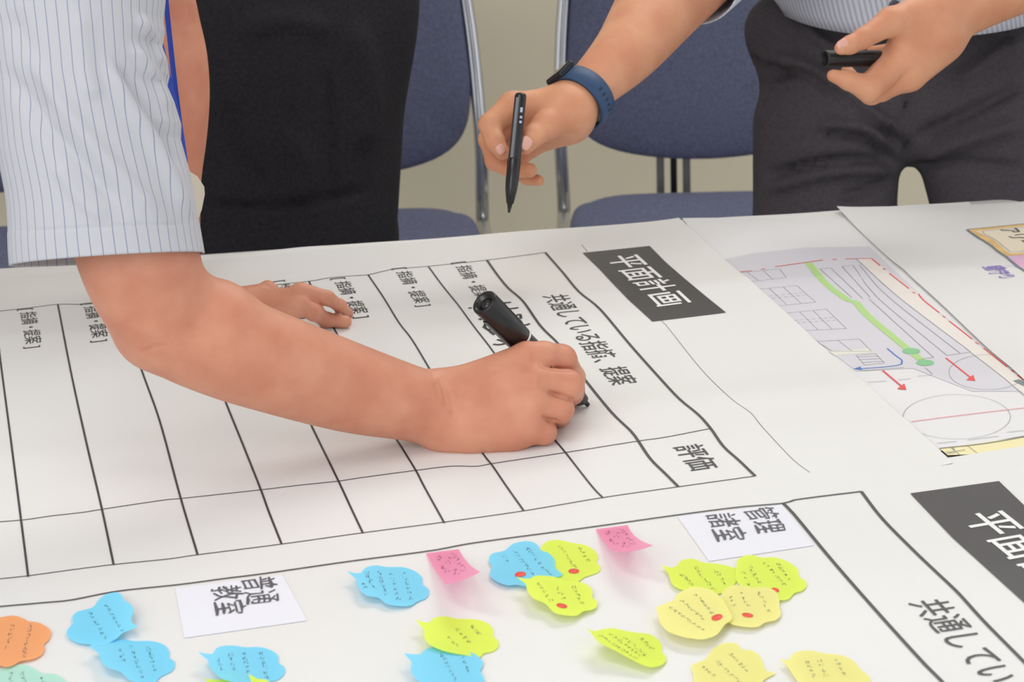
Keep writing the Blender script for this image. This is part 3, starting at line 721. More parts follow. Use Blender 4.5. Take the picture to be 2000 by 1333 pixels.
def make_chair():
    r = empty('stacking_chair', (0, 0, 0))
    mk('backrest', *pad(bx, th=.022), BLUEF, r, origin=(0, 0, 0)); mk('seat', *pad(sx_, th=.026), BLUEF, r, origin=(0, 0, 0))
    for s in (-1, 1):
        b = MB(); b.tube(crom([(s*.222, .30, .012), (s*.217, .245, .22), (s*.214, .20, .40), (s*.216, .192, .52), (s*.210, .205, .66), (s*.198, .225, .78), (s*.180, .262, .99)], .03), .0105, 14); b.build('back_upright', CHROME, r, origin=(0, 0, 0))
        b = MB(); b.tube(crom([(s*.222, -.25, .012), (s*.218, -.235, .2), (s*.214, -.22, .345), (s*.214, -.16, .378), (s*.214, 0, .385), (s*.214, .20, .39)], .03), .0105, 14); b.build('front_leg', CHROME, r, origin=(0, 0, 0))
        b = MB(); b.box((s*.02-.045, .212, .45), (.012, .004, .12)); b.build('back_bracket', mat('grey_steel', (150, 148, 145), .4, metal=.6), r, smooth=False, origin=(0, 0, 0))
        for y in (-.25, .30):
            b = MB(); b.tube([(s*.222, y, 0), (s*.222, y, .03)], .014, 12); b.build('foot_cap', BLACKP2, r, origin=(0, 0, 0))
    b = MB(); b.box((-.045, .2, .455), (.010, .010, .13)); b.build('back_strut', BLACKP, r, smooth=False, origin=(0, 0, 0))
    b = MB(); b.tube([(-.214, -.1, .372), (.214, -.1, .372)], .009, 10); b.tube([(-.214, .12, .372), (.214, .12, .372)], .009, 10); b.build('cross_bar', CHROME, r, origin=(0, 0, 0))
    return r
def copy_tree(o, parent=None):
    c = o.copy(); COL.objects.link(c); c.parent = parent
    for ch in list(o.children): copy_tree(ch, c)
    return c
ch0 = make_chair()
hz = np.array([CF[0], CF[1], 0]); hz /= np.linalg.norm(hz); hangle = math.atan2(-hz[0], hz[1])
for i, (px, d, da, lb) in enumerate([(1384, 3.26, -.05, 'blue chrome chair behind the hand with the thin pen, nearly whole backrest in view'),
                                     (655, 3.22, .06, 'blue upholstered chrome chair behind the person in the black tunic'),
                                     (-75, 3.20, .1, 'blue upholstered chrome chair mostly hidden by the white striped sleeve at the left')]):
    c = ch0 if i == 0 else copy_tree(ch0)
    p = P(px, 300, d); c.location = (p[0], p[1], 0); c.rotation_euler = (0, 0, hangle+da)
    tag(c, lb, 'chair', 'blue stacking chairs behind the table')

# ================================================================== person writing (left)
pa = tag(empty('person', (-1.0, -.35, 0)), 'person in white pin-striped short sleeves leaning on the table, writing with a thick marker', 'person')
tableZ = TZ+.004+L_1
zc = lambda r: ('z', tableZ+r)
core = (limb((60,-150,1.66,130),(215,330,1.655,112),(266,490,1.665,118),(300,580,1.675,108),(342,640,1.685,97),(430,672,1.70,104),(530,708,1.72,99),(680,757,1.755,88),(800,788,1.775,74),(862,804,1.785,72),(900,812,1.785,66)) +
        chain((292,652,1.69,62),(292,652,1.69,62)) + chain((360,600,1.69,70),(415,630,1.695,85)) +
        chain((880,765,1.785,40),(1028,699,1.785,30),s=.85)+chain((872,790,1.785,50),(1043,742,1.775,30))+chain((872,815,1.785,50),(1045,792,1.772,29))+chain((880,836,1.783,46),(1032,838,1.772,27)) +
        chain((930,842,1.779,43),(1000,848,1.775,34)))
limbs = [chain((1028,699,1.785,31),(1062,698,1.79,30),(1096,704,1.80,30),(1116,738,1.835,26),(1124,768,1.857,19)),
         chain((1043,742,1.775,29),(1110,753,1.783,29),(1116,768,1.82,23),(1100,784,1.85,19)),
         chain((1045,792,1.772,27),(1094,800,1.778,26),(1092,812,1.81,22),(1060,815,1.84,18)),
         chain((1032,838,1.772,26),(1062,845,1.776,24),(1060,852,1.795,20),(1040,846,1.81,16)),
         chain((940,770,1.82,40),(1040,770,1.865,27),(1108,782,1.872,19))]
leftc = (limb((250,-420,2.05,75),(312,-60,2.13,60),(327,40,2.15,62),(336,110,2.155,68),(340,180,2.16,69),(345,260,2.17,59),(350,350,2.18,43),(353,450,2.19,37),(350,535,2.185,33),(366,575,('z',.742),33)) +
         chain((366,578,('z',.740),31),(470,597,('z',.731),22),(585,576,('z',.744),18)) + chain((390,594,('z',.732),28),(575,606,('z',.734),20)) + chain((440,600,('z',.735),20),(523,561,('z',.744),11)))
leftl = [chain((588,570,('z',.746),19),(640,583,('z',.738),14),(664,598,('z',.724),12.5),(681,612,('z',tableZ+.005),9.5)),
         chain((590,598,('z',.736),18),(613,610,('z',.729),17),(636,625,('z',tableZ+.008),14.5),(675,629,('z',tableZ+.0065),12.5)),
         chain((523,561,('z',.744),11.5),(553,576,('z',.738),11),(580,590,('z',.722),10)),
         chain((500,594,('z',.722),18),(550,640,('z',.712),13))]
# one body: neck, chest, both arms with hands
V1, F1 = nets(core+chain((60,-150,1.66,140),(-40,-330,1.85,170))+chain((-40,-330,1.85,170),(250,-420,2.05,85)), limbs, .0016, kc=.014, kl=.004)
V2, F2 = nets(leftc+chain((-40,-330,1.85,160),(250,-420,2.05,80)), leftl, .0019, kc=.012, kl=.005)
N1 = vnormals(V1, F1)
V1 = folds(V1, N1, [([(858,735),(868,770),(873,800)], -.0014, 4), ([(866,738),(880,780),(884,820)], -.0011, 4), ([(875,800),(892,815),(895,835)], -.0009, 4), ([(850,745),(860,780)], -.0009, 4),
                    ([(905,795),(960,770),(1020,742)], .0009, 10), ([(915,765),(970,735),(1010,712)], .0008, 9), ([(915,820),(970,805),(1030,795)], .0006, 9),
                    ([(1045,742),(1052,742)], .0012, 14), ([(1030,700),(1036,700)], .0012, 15), ([(275,690),(300,678),(330,676)], -.0010, 4), ([(262,708),(285,696)], .0008, 8),
                    ([(1052,714),(1085,721),(1126,722)], -.0022, 3.5), ([(1068,765),(1095,774),(1124,784)], -.0022, 3.5), ([(1058,814),(1072,821),(1092,824)], -.0022, 3.5), ([(1012,768),(1045,765),(1072,764)], -.0007, 7), ([(1012,722),(1040,716),(1062,714)], -.0006, 7)])
mk('body', np.concatenate([V1, V2]), np.concatenate([F1, F2+len(V1)]), SKINA, pa)

# shirt: torso shell and both sleeves
SHIRT = mat('pinstripe_shirt', (188, 187, 191), .85, spec=.2, bump=(800, .2, .0005), stripes=[(104, .10, (184, 188, 202)), (52, .075, (126, 134, 162))])
SHIRTB = mat('pinstripe_shirt_torso', (236, 236, 238), .85, spec=.2, stripes=[(90, .07, (176, 184, 206))])
rows = [(-220,-110,300),(-120,-70,306),(-40,-45,318),(0,-36,320),(40,-30,316),(62,-26,319),(92,-22,313),(120,-18,324),(148,-15,328),(168,-12,323),(200,-9,337),(245,-5,351),(275,-3,350),(300,0,357),(340,8,368),(370,14,373),(400,18,379),(444,20,386),(447,19,387.5),(480,20,393),(507,22,397.5)]
yy = np.array([r[0] for r in rows]); xl = np.array([r[1] for r in rows]); xr = np.array([r[2] for r in rows])
rings = []
ysamp = np.linspace(-220, 507, 200)
tilt = np.array([.072]*200)
ys2 = np.array([-220,-120,0,160,245,340,444,507]); xr2 = np.array([300,306,316,324,344,366,386,397.5])
for i, y in enumerate(ysamp):
    a, b = np.interp(y, yy, xl), np.interp(y, ys2, xr2); d = 1.650+.00002*y
    c = P((a+b)/2, y, d); hw = (b-a)/2*d/FPX
    k = np.interp(y, [-220, 300, 507], [0, .3, 1]); xd = CR+CU*.072*k; xd /= np.linalg.norm(xd)
    rings.append((c, xd*hw, CF*.064))
V, F, uv = loft(rings, 160)
for i, y in enumerate(ysamp):
    dl = (np.interp(y, yy, xr)-np.interp(y, ys2, xr2))*1.65/FPX; k_ = np.clip((np.cos(np.arange(161)/160*2*np.pi)-.55)/.4, 0, 1)**1.5
    V[i*161:(i+1)*161] += np.outer(k_*dl, CR)
N = vnormals(V, F)
if ((N[F[:, 0]]*(V[F[:, 0]]-np.repeat(np.array([r[0] for r in rings[:-1]]), 160, 0))).sum() < 0): N = -N
V = folds(V, N, [([(205,120),(250,200),(300,280),(340,360),(372,430)], .006, 13), ([(230,120),(275,195),(322,270),(352,340)], -.004, 11),
                 ([(40,90),(110,190),(180,280),(250,360),(330,440)], .0045, 18), ([(10,130),(80,230),(160,320),(240,410)], -.004, 16),
                 ([(270,30),(300,80),(322,130)], .004, 10), ([(110,320),(160,390),(210,430)], .003, 14), ([(260,90),(300,150),(335,220)], .004, 9),
                 ([(285,60),(310,120),(330,165)], -.003, 7), ([(20,20),(60,120),(90,240)], -.003, 22), ([(150,20),(170,140),(185,200)], .003, 20),
                 ([(20,452),(200,444),(390,436)], -.0008, 3)])
mk('sleeve', V, F, SHIRT, pa, uvs=uv, solid=.0012)
V, F, uv = loft([(P(-60,-400,1.86), CR*.095, CF*.11), (P(10,-340,1.78), CR*.088, CF*.10), (P(60,-280,1.70), CR*.080, CF*.082), (P(96,-214,1.646), CR*.0765, CF*.066)], 100)
mk('shoulder_seam', V, F, SHIRTB, pa, uvs=uv, solid=.002)
# torso (outside the frame to the left) and the far sleeve
def torso(cs, n=120):
    rs = []
    for (px, py, d, wx, wy, z0) in cs:
        c = P(px, py, d); rs.append((c, CR*wx, CF*wy if z0 is None else CF*wy))
    return loft(rs, n)
V, F, uv = torso([(-690,760,1.98,.150,.19,None),(-665,600,1.98,.150,.20,None),(-540,350,1.97,.150,.215,None),(-430,120,1.95,.150,.23,None),(-270,-100,1.93,.150,.24,None),(-200,-330,1.92,.14,.24,None),(-160,-480,1.92,.10,.16,None),(-140,-540,1.92,.06,.07,None)])
mk('shirt_torso', V, F, SHIRTB, pa, uvs=uv, solid=.002)
rs = [(P(x, y, d), CR*w1, CF*w1) for x, y, d, w1 in ((180,-520,2.0,.075),(230,-420,2.05,.07),(270,-300,2.08,.068),(300,-170,2.11,.066))]
V, F, uv = loft(rs, 64); mk('far_sleeve', V, F, SHIRTB, pa, uvs=uv, solid=.002)
def legs_down(hipc, sep, ax, r0, m, parent, name='trousers', vox=.008, extra=(), fl=None, shoes=True):
    core_ = list(extra)
    for s in (-1, 1):
        h = np.array(hipc)+ax*sep*s; k_ = h.copy(); k_[2] = .45; f_ = h.copy(); f_[2] = .07
        core_ += [cap(h, k_, r0, r0*.75), cap(k_, f_, r0*.75, r0*.6)]
        if shoes:
            fwd = np.cross(ez, ax)*-1
            V_, F_ = nets([cap(f_*[1, 1, 0]+ez*.045+fwd*-.02, f_*[1, 1, 0]+ez*.035+fwd*.14, .042, .033)], [], .006); mk('shoe', V_, F_, BLACKP2, parent)
    return body(name, m, parent, core_, (), vox, fl, kc=.05)
ah = P(-700, 780, 1.98)
legs_down((ah[0], ah[1], .74), .09, tb, .085, BLACKC, pa, extra=[cap(ah+tb*.08, ah-tb*.08, .13, .13)])

# ---- thick marker in the writing hand
def frame_axis(a, b):
    t = (b-a)/np.linalg.norm(b-a); u = np.cross(t, ez); u /= np.linalg.norm(u); return t, u, np.cross(u, t)
def lathe(mb, a, t, prof, n=36):
    pts = [a+t*s for s, r in prof]; base = len(mb.v); u = np.cross(t, ez); u /= np.linalg.norm(u); w_ = np.cross(u, t)
    for (s, r) in prof:
        for k in range(n): an = 2*math.pi*k/n; mb.v.append(tuple(a+t*s+r*(u*math.cos(an)+w_*math.sin(an))))
    for i in range(len(prof)-1):
        for k in range(n): k2 = (k+1) % n; mb.f.append((base+i*n+k, base+i*n+k2, base+(i+1)*n+k2, base+(i+1)*n+k))
tip = T(1149, 792, L_1+.0012); end = P(945, 590, 1.765)
t, u, w_ = frame_axis(tip, end); LN = np.linalg.norm(end-tip)
mp = tag(empty('thick_marker', tip), 'thick black marker with its cap posted on the back, held in the writing hand', 'marker')
b = MB(); lathe(b, tip, t, [(0, .0004), (.0003, .0018), (.006, .0022), (.0065, .0030)]); b.build('nib', MARKER, mp)
b = MB(); lathe(b, tip, t, [(.0055, .0028), (.007, .0046), (.018, .0064), (.020, .0078), (.030, .0082), (.031, .0074)]); b.build('nib_holder', mat('grip_grey', (58, 58, 60), .4), mp)
b = MB(); lathe(b, tip, t, [(.030, .0080), (.032, .0085), (LN*.655, .0085), (LN*.66, .0075)]); b.build('barrel', mat('barrel_label', (70, 72, 72), .4, noise=(700, .5)), mp)
b = MB(); lathe(b, tip, t, [(LN*.648, .0088), (LN*.65, .0093), (LN*.662, .0093), (LN*.665, .0088)]); b.build('white_band', mat('white_plastic', (226, 226, 224), .4), mp)
b = MB(); lathe(b, tip, t, [(LN*.66, .0088), (LN*.665, .0094), (LN*.72, .0096), (LN*.735, .0104), (LN-.001, .0108), (LN, .0104), (LN, .0080), (LN-.004, .0076), (LN-.004, .0050), (LN-.0015, .0044), (LN-.001, .001), (LN-.001, 0)]); b.build('cap', BLACKP, mp)
b = MB()
vd = -ray(950, 600); vd -= t*(vd@t); vd /= np.linalg.norm(vd); sd = np.cross(t, vd)
dn = -vd*.2-sd*1. if (-(sd)@CR) < 0 else -vd*.2+sd
dn = (sd if sd@CR < 0 else -sd)*.9+vd*.3; dn /= np.linalg.norm(dn); sdd = np.cross(t, dn)
b.box(tip+t*(LN*.80)+dn*.0102, (LN*.24, .005, .0026), [t, sdd, dn]); b.build('clip', BLACKP, mp, smooth=False)

# ---- finger ring on the supporting hand
rc = PZ(543, 571, .740); ra = PZ(553, 576, .738)-PZ(523, 561, .744); ra /= np.linalg.norm(ra)
u1 = np.cross(ra, ez); u1 /= np.linalg.norm(u1); u2 = np.cross(u1, ra)
b = MB(); rr_ = .0066; b.tube([rc+rr_*(u1*math.cos(k*math.pi/16)+u2*math.sin(k*math.pi/16)) for k in range(33)], .0009, 8, cap=False)
rg = b.build('finger_ring', mat('silver', (225, 222, 210), .15, metal=1)); tag(rg, 'thin silver ring on the hand resting on the table', 'ring')
vdir = -ray(543, 566); vdir /= np.linalg.norm(vdir)
b = MB(); lathe(b, rc+u2*(rr_)*.9+vdir*.001, vdir, [(-.001, .001), (.0004, .0016), (.0016, .0012), (.0018, 0)], 12); b.build('stone', mat('stone', (250, 250, 245), .1), rg)

# ---- lanyard with card holder
ly = tag(empty('lanyard', P(362, 330, 1.98)), 'blue lanyard with a clear card holder hanging beside the striped sleeve', 'lanyard')
def ribbon3(pts, wd, m, name, parent, th=.0012, side=None):
    pts = crom(pts, .01); v = []; f = []
    for i, p in enumerate(pts):
        s = CR if side is None else side; v += [p-s*wd/2-CF*th/2, p+s*wd/2-CF*th/2, p+s*wd/2+CF*th/2, p-s*wd/2+CF*th/2]
    n = len(pts)
    for i in range(n-1):
        for k in range(4): f.append((4*i+k, 4*i+(k+1) % 4, 4*i+4+(k+1) % 4, 4*i+4+k))
    f += [(3, 2, 1, 0), (4*n-4, 4*n-3, 4*n-2, 4*n-1)]
    return mk(name, v, f, m, parent, smooth=False)
LB = mat('lanyard_blue', (36, 66, 168), .6, bump=(900, .3, .0005))
ribbon3([P(310,-120,2.0), P(322,-20,1.99), P(330,60,1.985), P(341,160,1.98), P(352,250,1.975), P(361,322,1.97)], .0045, LB, 'strap', ly)
ribbon3([P(255,-120,1.96), P(290,10,1.96), P(313,90,1.962), P(330,165,1.965), P(348,240,1.968), P(360,320,1.968)], .0065, LB, 'strap', ly)
b = MB(); b.tube([P(361,318,1.966), P(366,342,1.966)], .0022, 10); b.build('clip', mat('clip_white', (214, 214, 208), .3), ly)
pg_ = [(362,335),(372,336),(386,345),(399,365),(400,380),(394,410),(382,442),(370,442),(352,380)]
HOLD = mat('clear_vinyl', (222, 214, 196), .25, alpha=.82)
v = [P(x, y, 1.966) for x, y in pg_]+[P(x, y, 1.9685) for x, y in pg_]; n = len(pg_)
mk('card_holder', v, [tuple(range(n)), tuple(range(n, 2*n))[::-1]]+[(i, n+i, n+(i+1) % n, (i+1) % n) for i in range(n)], HOLD, ly, smooth=False)

# ================================================================== person in black (middle)
pbp = P(450, 300, 2.52)
pb = tag(empty('person', (pbp[0], pbp[1], 0)), 'person in a plain black tunic and black trousers standing beyond the table', 'person')
body('tunic', BLACKC, pb, chain((455,-330,2.50,265),(470,0,2.52,332),(466,400,2.53,312),s=.55), (), .006,
     [([(400,398),(500,404),(600,396),(720,370)], -.004, 7), ([(640,120),(650,250),(645,400)], -.0025, 6), ([(470,60),(560,40),(650,60)], .004, 22), ([(690,40),(720,180),(700,300)], .005, 26), ([(560,260),(600,330),(580,400)], .004, 22), ([(440,200),(470,300),(520,370)], -.003, 18)], kc=.04)
hb = P(460, 520, 2.56)
legs_down((hb[0], hb[1], .62), .085, CR*[1, 1, 0], .088, BLACKC, pb, extra=chain((400,420,2.56,225),(540,420,2.56,225),s=.5))
body('body', SKINC, pb, chain((455,-560,2.50,80),(455,-700,2.50,75)), (), .006)

# ================================================================== person holding the thin pen (right)
pcp = P(1770, 300, 2.58)
pc = tag(empty('person', (pcp[0], pcp[1], 0)), 'person in charcoal trousers and grey striped shirt holding a thin pen and a cap', 'person')
ex = (chain((1600,100,2.56,128),(1935,95,2.56,150),s=.62)+chain((1522,58,2.55,68),s=.8)+chain((1690,190,2.56,130),(1860,190,2.56,130),s=.62) +
      chain((1616,250,2.56,146),(1608,480,2.58,137),s=.62)+chain((1940,240,2.56,160),(1982,480,2.58,141),s=.62)+chain((1600,-120,2.56,125),(1930,-120,2.56,125),s=.6))
la = P(1614, 480, 2.58); lb = P(1968, 480, 2.58)
ex2 = []
for q_ in (la, lb):
    f_ = q_.copy(); f_[2] = .07; k_ = (q_+f_)/2
    ex2 += [cap(q_, k_, .078, .065), cap(k_, f_, .065, .055)]
    fw = -hz; V_, F_ = nets([cap(f_*[1, 1, 0]+ez*.045-fw*.02, f_*[1, 1, 0]+ez*.036+fw*.14, .042, .033)], [], .006); mk('shoe', V_, F_, BLACKP2, pc)
body('trousers', DARKC, pc, ex+ex2, (), .0055,
     [([(1478,128),(1530,118),(1600,150),(1680,215),(1765,262)], .009, 16), ([(1482,160),(1560,140),(1640,190),(1720,250),(1768,290)], -.008, 10), ([(1500,345),(1600,318),(1690,312),(1760,320)], -.008, 9),
      ([(1500,370),(1600,340),(1690,330),(1745,335)], .006, 14), ([(1600,260),(1680,270),(1745,310)], -.006, 8), ([(1590,245),(1680,250),(1750,290)], .005, 12), ([(1640,385),(1700,370),(1745,350)], -.004, 9),
      ([(1770,60),(1770,200),(1771,325)], -.005, 4), ([(1778,330),(1860,320),(2000,330)], -.004, 12), ([(1790,310),(1900,270),(2000,240)], .006, 16), ([(1790,270),(1900,215),(2000,165)], -.006, 12), ([(1870,160),(1940,110),(2000,80)], .005, 16),
      ([(1462,118),(1490,128),(1530,126)], -.008, 9), ([(1560,40),(1600,80),(1660,110)], .005, 12)], kc=.02)
# shirt
STRC = mat('grey_stripe_shirt', (196, 198, 208), .8, spec=.2, stripes=[(165, .42, (166, 168, 180))])
hem = P(1768, -8, 2.56)
HF = np.array([hz[0], hz[1], 0]); HR = np.cross(hz, ez)
def cring(px, py, d, wx, wy): c = P(px, py, d); return (c, HR*wx, HF*wy+ez*(.016 if py > -100 else 0))
rs = [cring(1768, -8+(-4 if k == 0 else 0), 2.56, .176, .132) for k in (0,)]
rs = [cring(1792, -4, 2.56, .163, .138), cring(1786, -30, 2.56, .166, .138), cring(1764, -120, 2.56, .172, .13), cring(1764, -300, 2.56, .185, .13), cring(1764, -600, 2.57, .20, .13), cring(1764, -760, 2.58, .17, .10), cring(1764, -840, 2.58, .07, .07)]
V, F, uv = loft(rs, 200); N = vnormals(V, F)
N = N*np.sign((N*(V-np.array(rs[2][0]))*[1, 1, 0]).sum(1))[:, None]
V = folds(V, N, [([(1560,0),(1640,28),(1700,30)], .004, 12), ([(1800,-40),(1760,20),(1750,60)], .0025, 8)])
mk('shirt', V, F, STRC, pc, uvs=uv, solid=.0015)
pk = P(1747, 12, 2.40)
b = MB(); lathe(b, P(1747, 10, 2.425), -ray(1747, 10)/np.linalg.norm(ray(1747, 10)), [(-.004, .0055), (.001, .0058), (.0022, .005), (.0018, .003), (.0018, 0)], 20); b.build('button', mat('button', (58, 60, 72), .35), pc)
# both arms, hands and chest as one skin
cr_ = (limb((1560,-330,2.50,95),(1420,-130,2.36,90),(1300,-2,2.27,84),(1222,102,2.20,64),(1145,178,2.16,47),(1120,205,2.15,46)) +
       chain((1112,210,2.15,42),(1004,207,2.14,27))+chain((1106,220,2.155,42),(1000,228,2.165,26))+chain((1108,232,2.16,38),(1014,255,2.175,26))+chain((1110,238,2.165,36),(1036,280,2.185,26)) +
       chain((1108,222,2.135,38),(1066,246,2.115,27)))
lr = [chain((1066,246,2.115,26),(1042,266,2.103,21),(1025,286,2.10,17)),
      chain((1000,207,2.14,27),(957,244,2.125,22),(966,276,2.115,18.5),(981,298,2.11,15)),
      chain((998,230,2.165,25),(957,272,2.155,22),(968,314,2.145,20),(990,330,2.135,15)),
      chain((1014,255,2.175,24),(972,302,2.175,20),(1002,331,2.155,17),(1035,333,2.14,14.5)),
      chain((1036,282,2.185,22),(1000,326,2.185,17),(1030,347,2.165,14),(1052,353,2.155,11))]
cl_ = (limb((2150,-330,2.50,95),(2090,-110,2.32,72),(1905,-2,2.27,62),(1850,22,2.26,60),(1822,48,2.255,55)) +
       chain((1822,50,2.25,52),(1755,110,2.245,32))+chain((1825,60,2.255,52),(1768,135,2.25,32))+chain((1828,75,2.26,48),(1778,150,2.258,25)) +
       chain((1812,30,2.245,42),(1740,42,2.225,27)))
ll = [chain((1740,42,2.225,27),(1686,75,2.21,20),(1660,88,2.205,17.5),(1643,94,2.20,13.5)),
      chain((1755,118,2.245,33),(1696,172,2.225,26),(1656,157,2.215,18),(1627,148,2.21,12.5)),
      chain((1770,142,2.25,32),(1702,180,2.245,24),(1672,165,2.26,17),(1655,140,2.27,13)),
      chain((1778,150,2.258,24),(1722,180,2.27,18),(1700,150,2.29,14)),
      chain((1740,100,2.27,16),(1702,99,2.285,9))]
V1, F1 = nets(cr_+chain((1560,-330,2.50,95),(1764,-560,2.57,150)), lr, .0018, kc=.016, kl=.006)
V2, F2 = nets(cl_+chain((2150,-330,2.50,95),(1764,-560,2.57,150)), ll, .0018, kc=.018, kl=.006)
V2 = folds(V2, vnormals(V2, F2), [([(1725,185),(1750,165),(1765,145)], -.0008, 3)])
mk('body', np.concatenate([V1, V2]), np.concatenate([F1, F2+len(V1)]), SKINC, pc)
def nail(px, py, d, wd, ln, ang):
    c = P(px, py, d); z = -ray(px, py); z /= np.linalg.norm(z); x = CR*math.cos(ang)-CU*math.sin(ang); y = np.cross(z, x)
    v = []; f = []; n = 14
    for j in range(n+1):
        for i in range(n+1):
            a, b_ = 2*i/n-1, 2*j/n-1; l = (abs(a)**3+abs(b_)**3)**(1/3.) or 1; s = max(abs(a), abs(b_)); a2, b2 = a/l*s, b_/l*s
            v.append(c+x*ln/2*a2+y*wd/2*b2-z*(.0022*b2*b2+.0007*a2*a2))
    for j in range(n):
        for i in range(n): a = j*(n+1)+i; f.append((a, a+1, a+n+2, a+n+1))
    mk('nail', v, f, NAIL, pc, solid=.0006)
nail(1027, 280, 2.0895, .0115, .012, 2.2); nail(977, 292, 2.1008, .0085, .009, 1.0); nail(1646, 87, 2.1935, .010, .011, 2.6)
# right sleeve hem
rs = [(P(x, y, d), (CR*.8-CU*.55)*w1, CF*w1) for x, y, d, w1 in ((1318,-62,2.285,.058),(1345,-95,2.31,.060),(1420,-180,2.38,.066),(1560,-330,2.5,.075))]
xs = CR*math.cos(-.0)+CU*0
ax_ = P(1318,-30,2.29)-P(1420,-150,2.38); ax_ /= np.linalg.norm(ax_)
e1 = CR-ax_*(CR@ax_); e1 /= np.linalg.norm(e1); e2 = np.cross(ax_, e1)
rs = [(P(x, y, d), e1*w1, e2*w1) for x, y, d, w1 in ((1334,-56,2.28,.060),(1362,-84,2.305,.062),(1430,-155,2.37,.066),(1560,-330,2.5,.078),(1680,-520,2.57,.10))]
V, F, uv = loft(rs, 100); mk('sleeve', V, F, mat('sleeve_stripe', (214, 218, 228), .8, stripes=[(60, .3, (190, 194, 206))]), pc, uvs=uv, solid=.0015)
rs = [cc for cc in [(P(x, y, d), HR*w1, CU*w1) for x, y, d, w1 in ((2060,-170,2.33,.055),(2110,-250,2.40,.06),(2150,-330,2.5,.075),(2000,-560,2.57,.10))]]
V, F, uv = loft(rs, 60); mk('sleeve', V, F, mat('sleeve_stripe', (214, 218, 228)), pc, uvs=uv, solid=.0015)

# ---- smart watch
wcn = P(1137, 191, 2.158); wax = P(1190, 136, 2.185)-P(1120, 208, 2.15); wax /= np.linalg.norm(wax)
wm = tag(empty('smart_watch', wcn), 'navy blue rubber-strapped smart watch on the wrist of the hand with the thin pen', 'watch')
e1 = (CR*.70-CU*.71); e1 -= wax*(e1@wax); e1 /= np.linalg.norm(e1); e2 = np.cross(wax, e1)
e2 = e2 if e2@CF < 0 else -e2
NAVY = mat('navy_rubber', (44, 70, 104), .5, spec=.4)
def wring(r1, r2, off, n=72):
    return [wcn+wax*off+e1*r1*math.cos(2*math.pi*k/n)+e2*r2*math.sin(2*math.pi*k/n) for k in range(n)]
r1, r2, hw = .0280, .0262, .0105
v = []; prof = [(-hw, 0), (-hw, .0022), (-hw+.001, .003), (hw-.001, .003), (hw, .0022), (hw, 0)]
for off, dr in prof: v += wring(r1+dr, r2+dr, off)
f = [(i*72+k, i*72+(k+1) % 72, ((i+1) % 6)*72+(k+1) % 72, ((i+1) % 6)*72+k) for i in range(6) for k in range(72)]
mk('strap', v, f, NAVY, wm)
for k in range(6):
    an = math.radians(76-k*11.5)
    c = wcn+e1*(r1+.003)*math.cos(an)+e2*(r2+.003)*math.sin(an); nn = e1*math.cos(an)+e2*math.sin(an)
    tt = np.cross(wax, nn); b = MB(); b.box(c, (.0038, .0018, .0008), [wax, tt, nn]); b.build('strap_hole' if k < 5 else 'strap_pin', mat('hole_dark', (24, 36, 56), .6) if k < 5 else CHROME, wm, smooth=False)
an = math.radians(172); c = wcn+e1*(r1+.005)*math.cos(an)+e2*(r2+.005)*math.sin(an); nn = e1*math.cos(an)+e2*math.sin(an); tt = np.cross(wax, nn)
b = MB(); b.box(c-nn*.002, (.022, .026, .006), [wax, tt, nn]); o_ = b.build('watch_case', mat('case_dark', (40, 44, 52), .3, metal=.5), wm, smooth=False)
bv = o_.modifiers.new('bevel', 'BEVEL'); bv.width = .002; bv.segments = 3
b = MB(); b.box(c+nn*.0013, (.019, .023, .001), [wax, tt, nn]); b.build('watch_glass', mat('glass_black', (14, 15, 18), .08), wm, smooth=False)

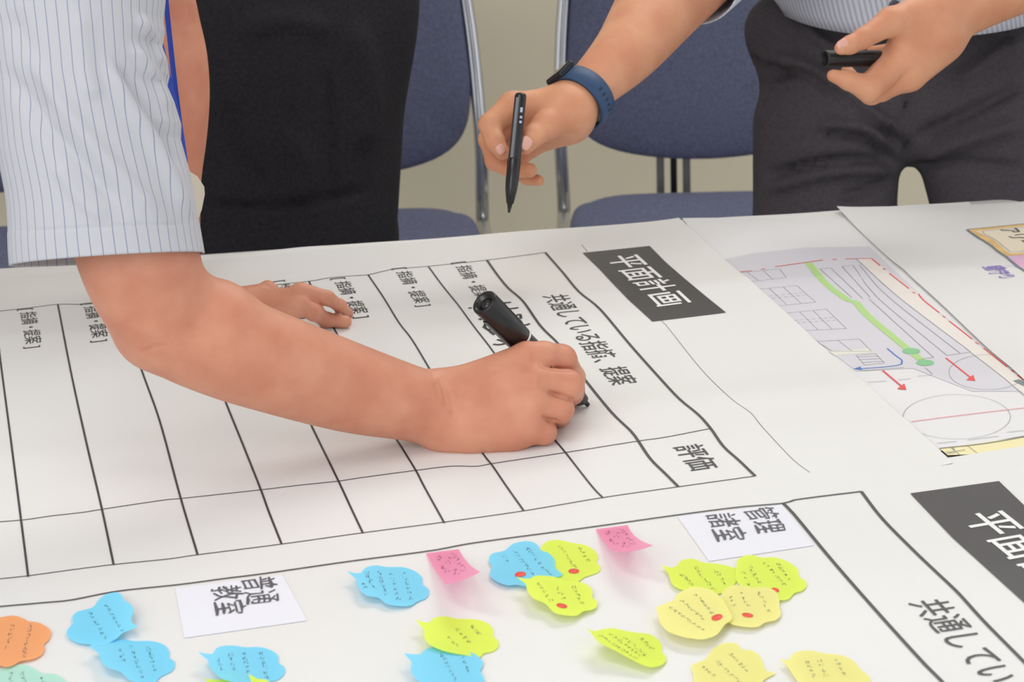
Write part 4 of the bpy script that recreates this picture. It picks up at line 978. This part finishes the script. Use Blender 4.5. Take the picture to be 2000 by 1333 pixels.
# ---- thin pen
tip = P(994, 416, 2.085); end = P(1017.5, 181, 2.092); t, u, w_ = frame_axis(tip, end); LN = np.linalg.norm(end-tip)
tp = tag(empty('thin_pen', tip), 'slim black felt pen held pointing down over the table edge', 'pen')
b = MB(); lathe(b, tip, t, [(0, .0003), (.0005, .0012), (.004, .0014), (.0045, .0018)]); b.build('nib', MARKER, tp)
b = MB(); lathe(b, tip, t, [(.004, .0018), (.008, .0024), (.009, .0034), (.022, .0055), (.030, .0060), (.048, .0062), (.049, .0057), (.052, .0057), (LN*.97, .0054), (LN*.99, .0046), (LN, .002), (LN, 0)]); b.build('barrel', BLACKP, tp)
vd = -ray(1005, 250); vd -= t*(vd@t); vd /= np.linalg.norm(vd); sd = np.cross(t, vd); sd = sd if sd@CR > 0 else -sd
dd = vd*.92-sd*.38; dd /= np.linalg.norm(dd)
b = MB(); b.box(tip+t*LN*.70+dd*.0061, (LN*.50, .0028, .0016), [t, np.cross(t, dd), dd]); b.build('clip', mat('clip_grey', (128, 130, 136), .3, metal=.4), tp, smooth=False)
LBL = mat('label_white', (176, 190, 214), .5)
for s0, s1, of in ((.83, .87, .35), (.78, .80, .4), (.74, .76, .4), (.36, .40, .3)):
    d2 = vd*math.cos(of)+sd*math.sin(of); b = MB(); b.box(tip+t*LN*(s0+s1)/2+d2*.0056, (LN*(s1-s0), .0022, .0006), [t, np.cross(t, d2), d2]); b.build('label_mark', LBL, tp, smooth=False)

# ---- pen cap in the other hand
a = P(1610, 115, 2.215); e = P(1722, 114, 2.245); t, u, w_ = frame_axis(a, e); LN = np.linalg.norm(e-a)
cp = tag(empty('pen_cap', a), 'black marker cap pinched between thumb and fingers in front of the charcoal trousers', 'cap')
b = MB(); lathe(b, a, t, [(.03, .0066), (.0, .0066), (-.0005, .0072), (0, .0082), (.004, .0085), (LN-.004, .0080), (LN, .0070), (LN, 0)]); b.build('cap_shell', BLACKP2, cp)
b = MB(); lathe(b, a+t*.0, t, [(.02, .0066), (.02, 0)]); b.build('cap_inside', BLACKP, cp)
vd = CU-t*(CU@t); vd /= np.linalg.norm(vd)
for k in range(3):
    an = -.5+k*.5; d2 = (-CF+t*(CF@t)); d2 /= np.linalg.norm(d2); d3 = d2*math.cos(an)+vd*math.sin(an)
    b = MB(); b.tube([a+t*.003+d3*.0083, a+t*(LN*.8)+d3*.0080], .0005, 6); b.build('ridge', BLACKP, cp)

for o in SC.objects:
    if '_o' in o: del o['_o']
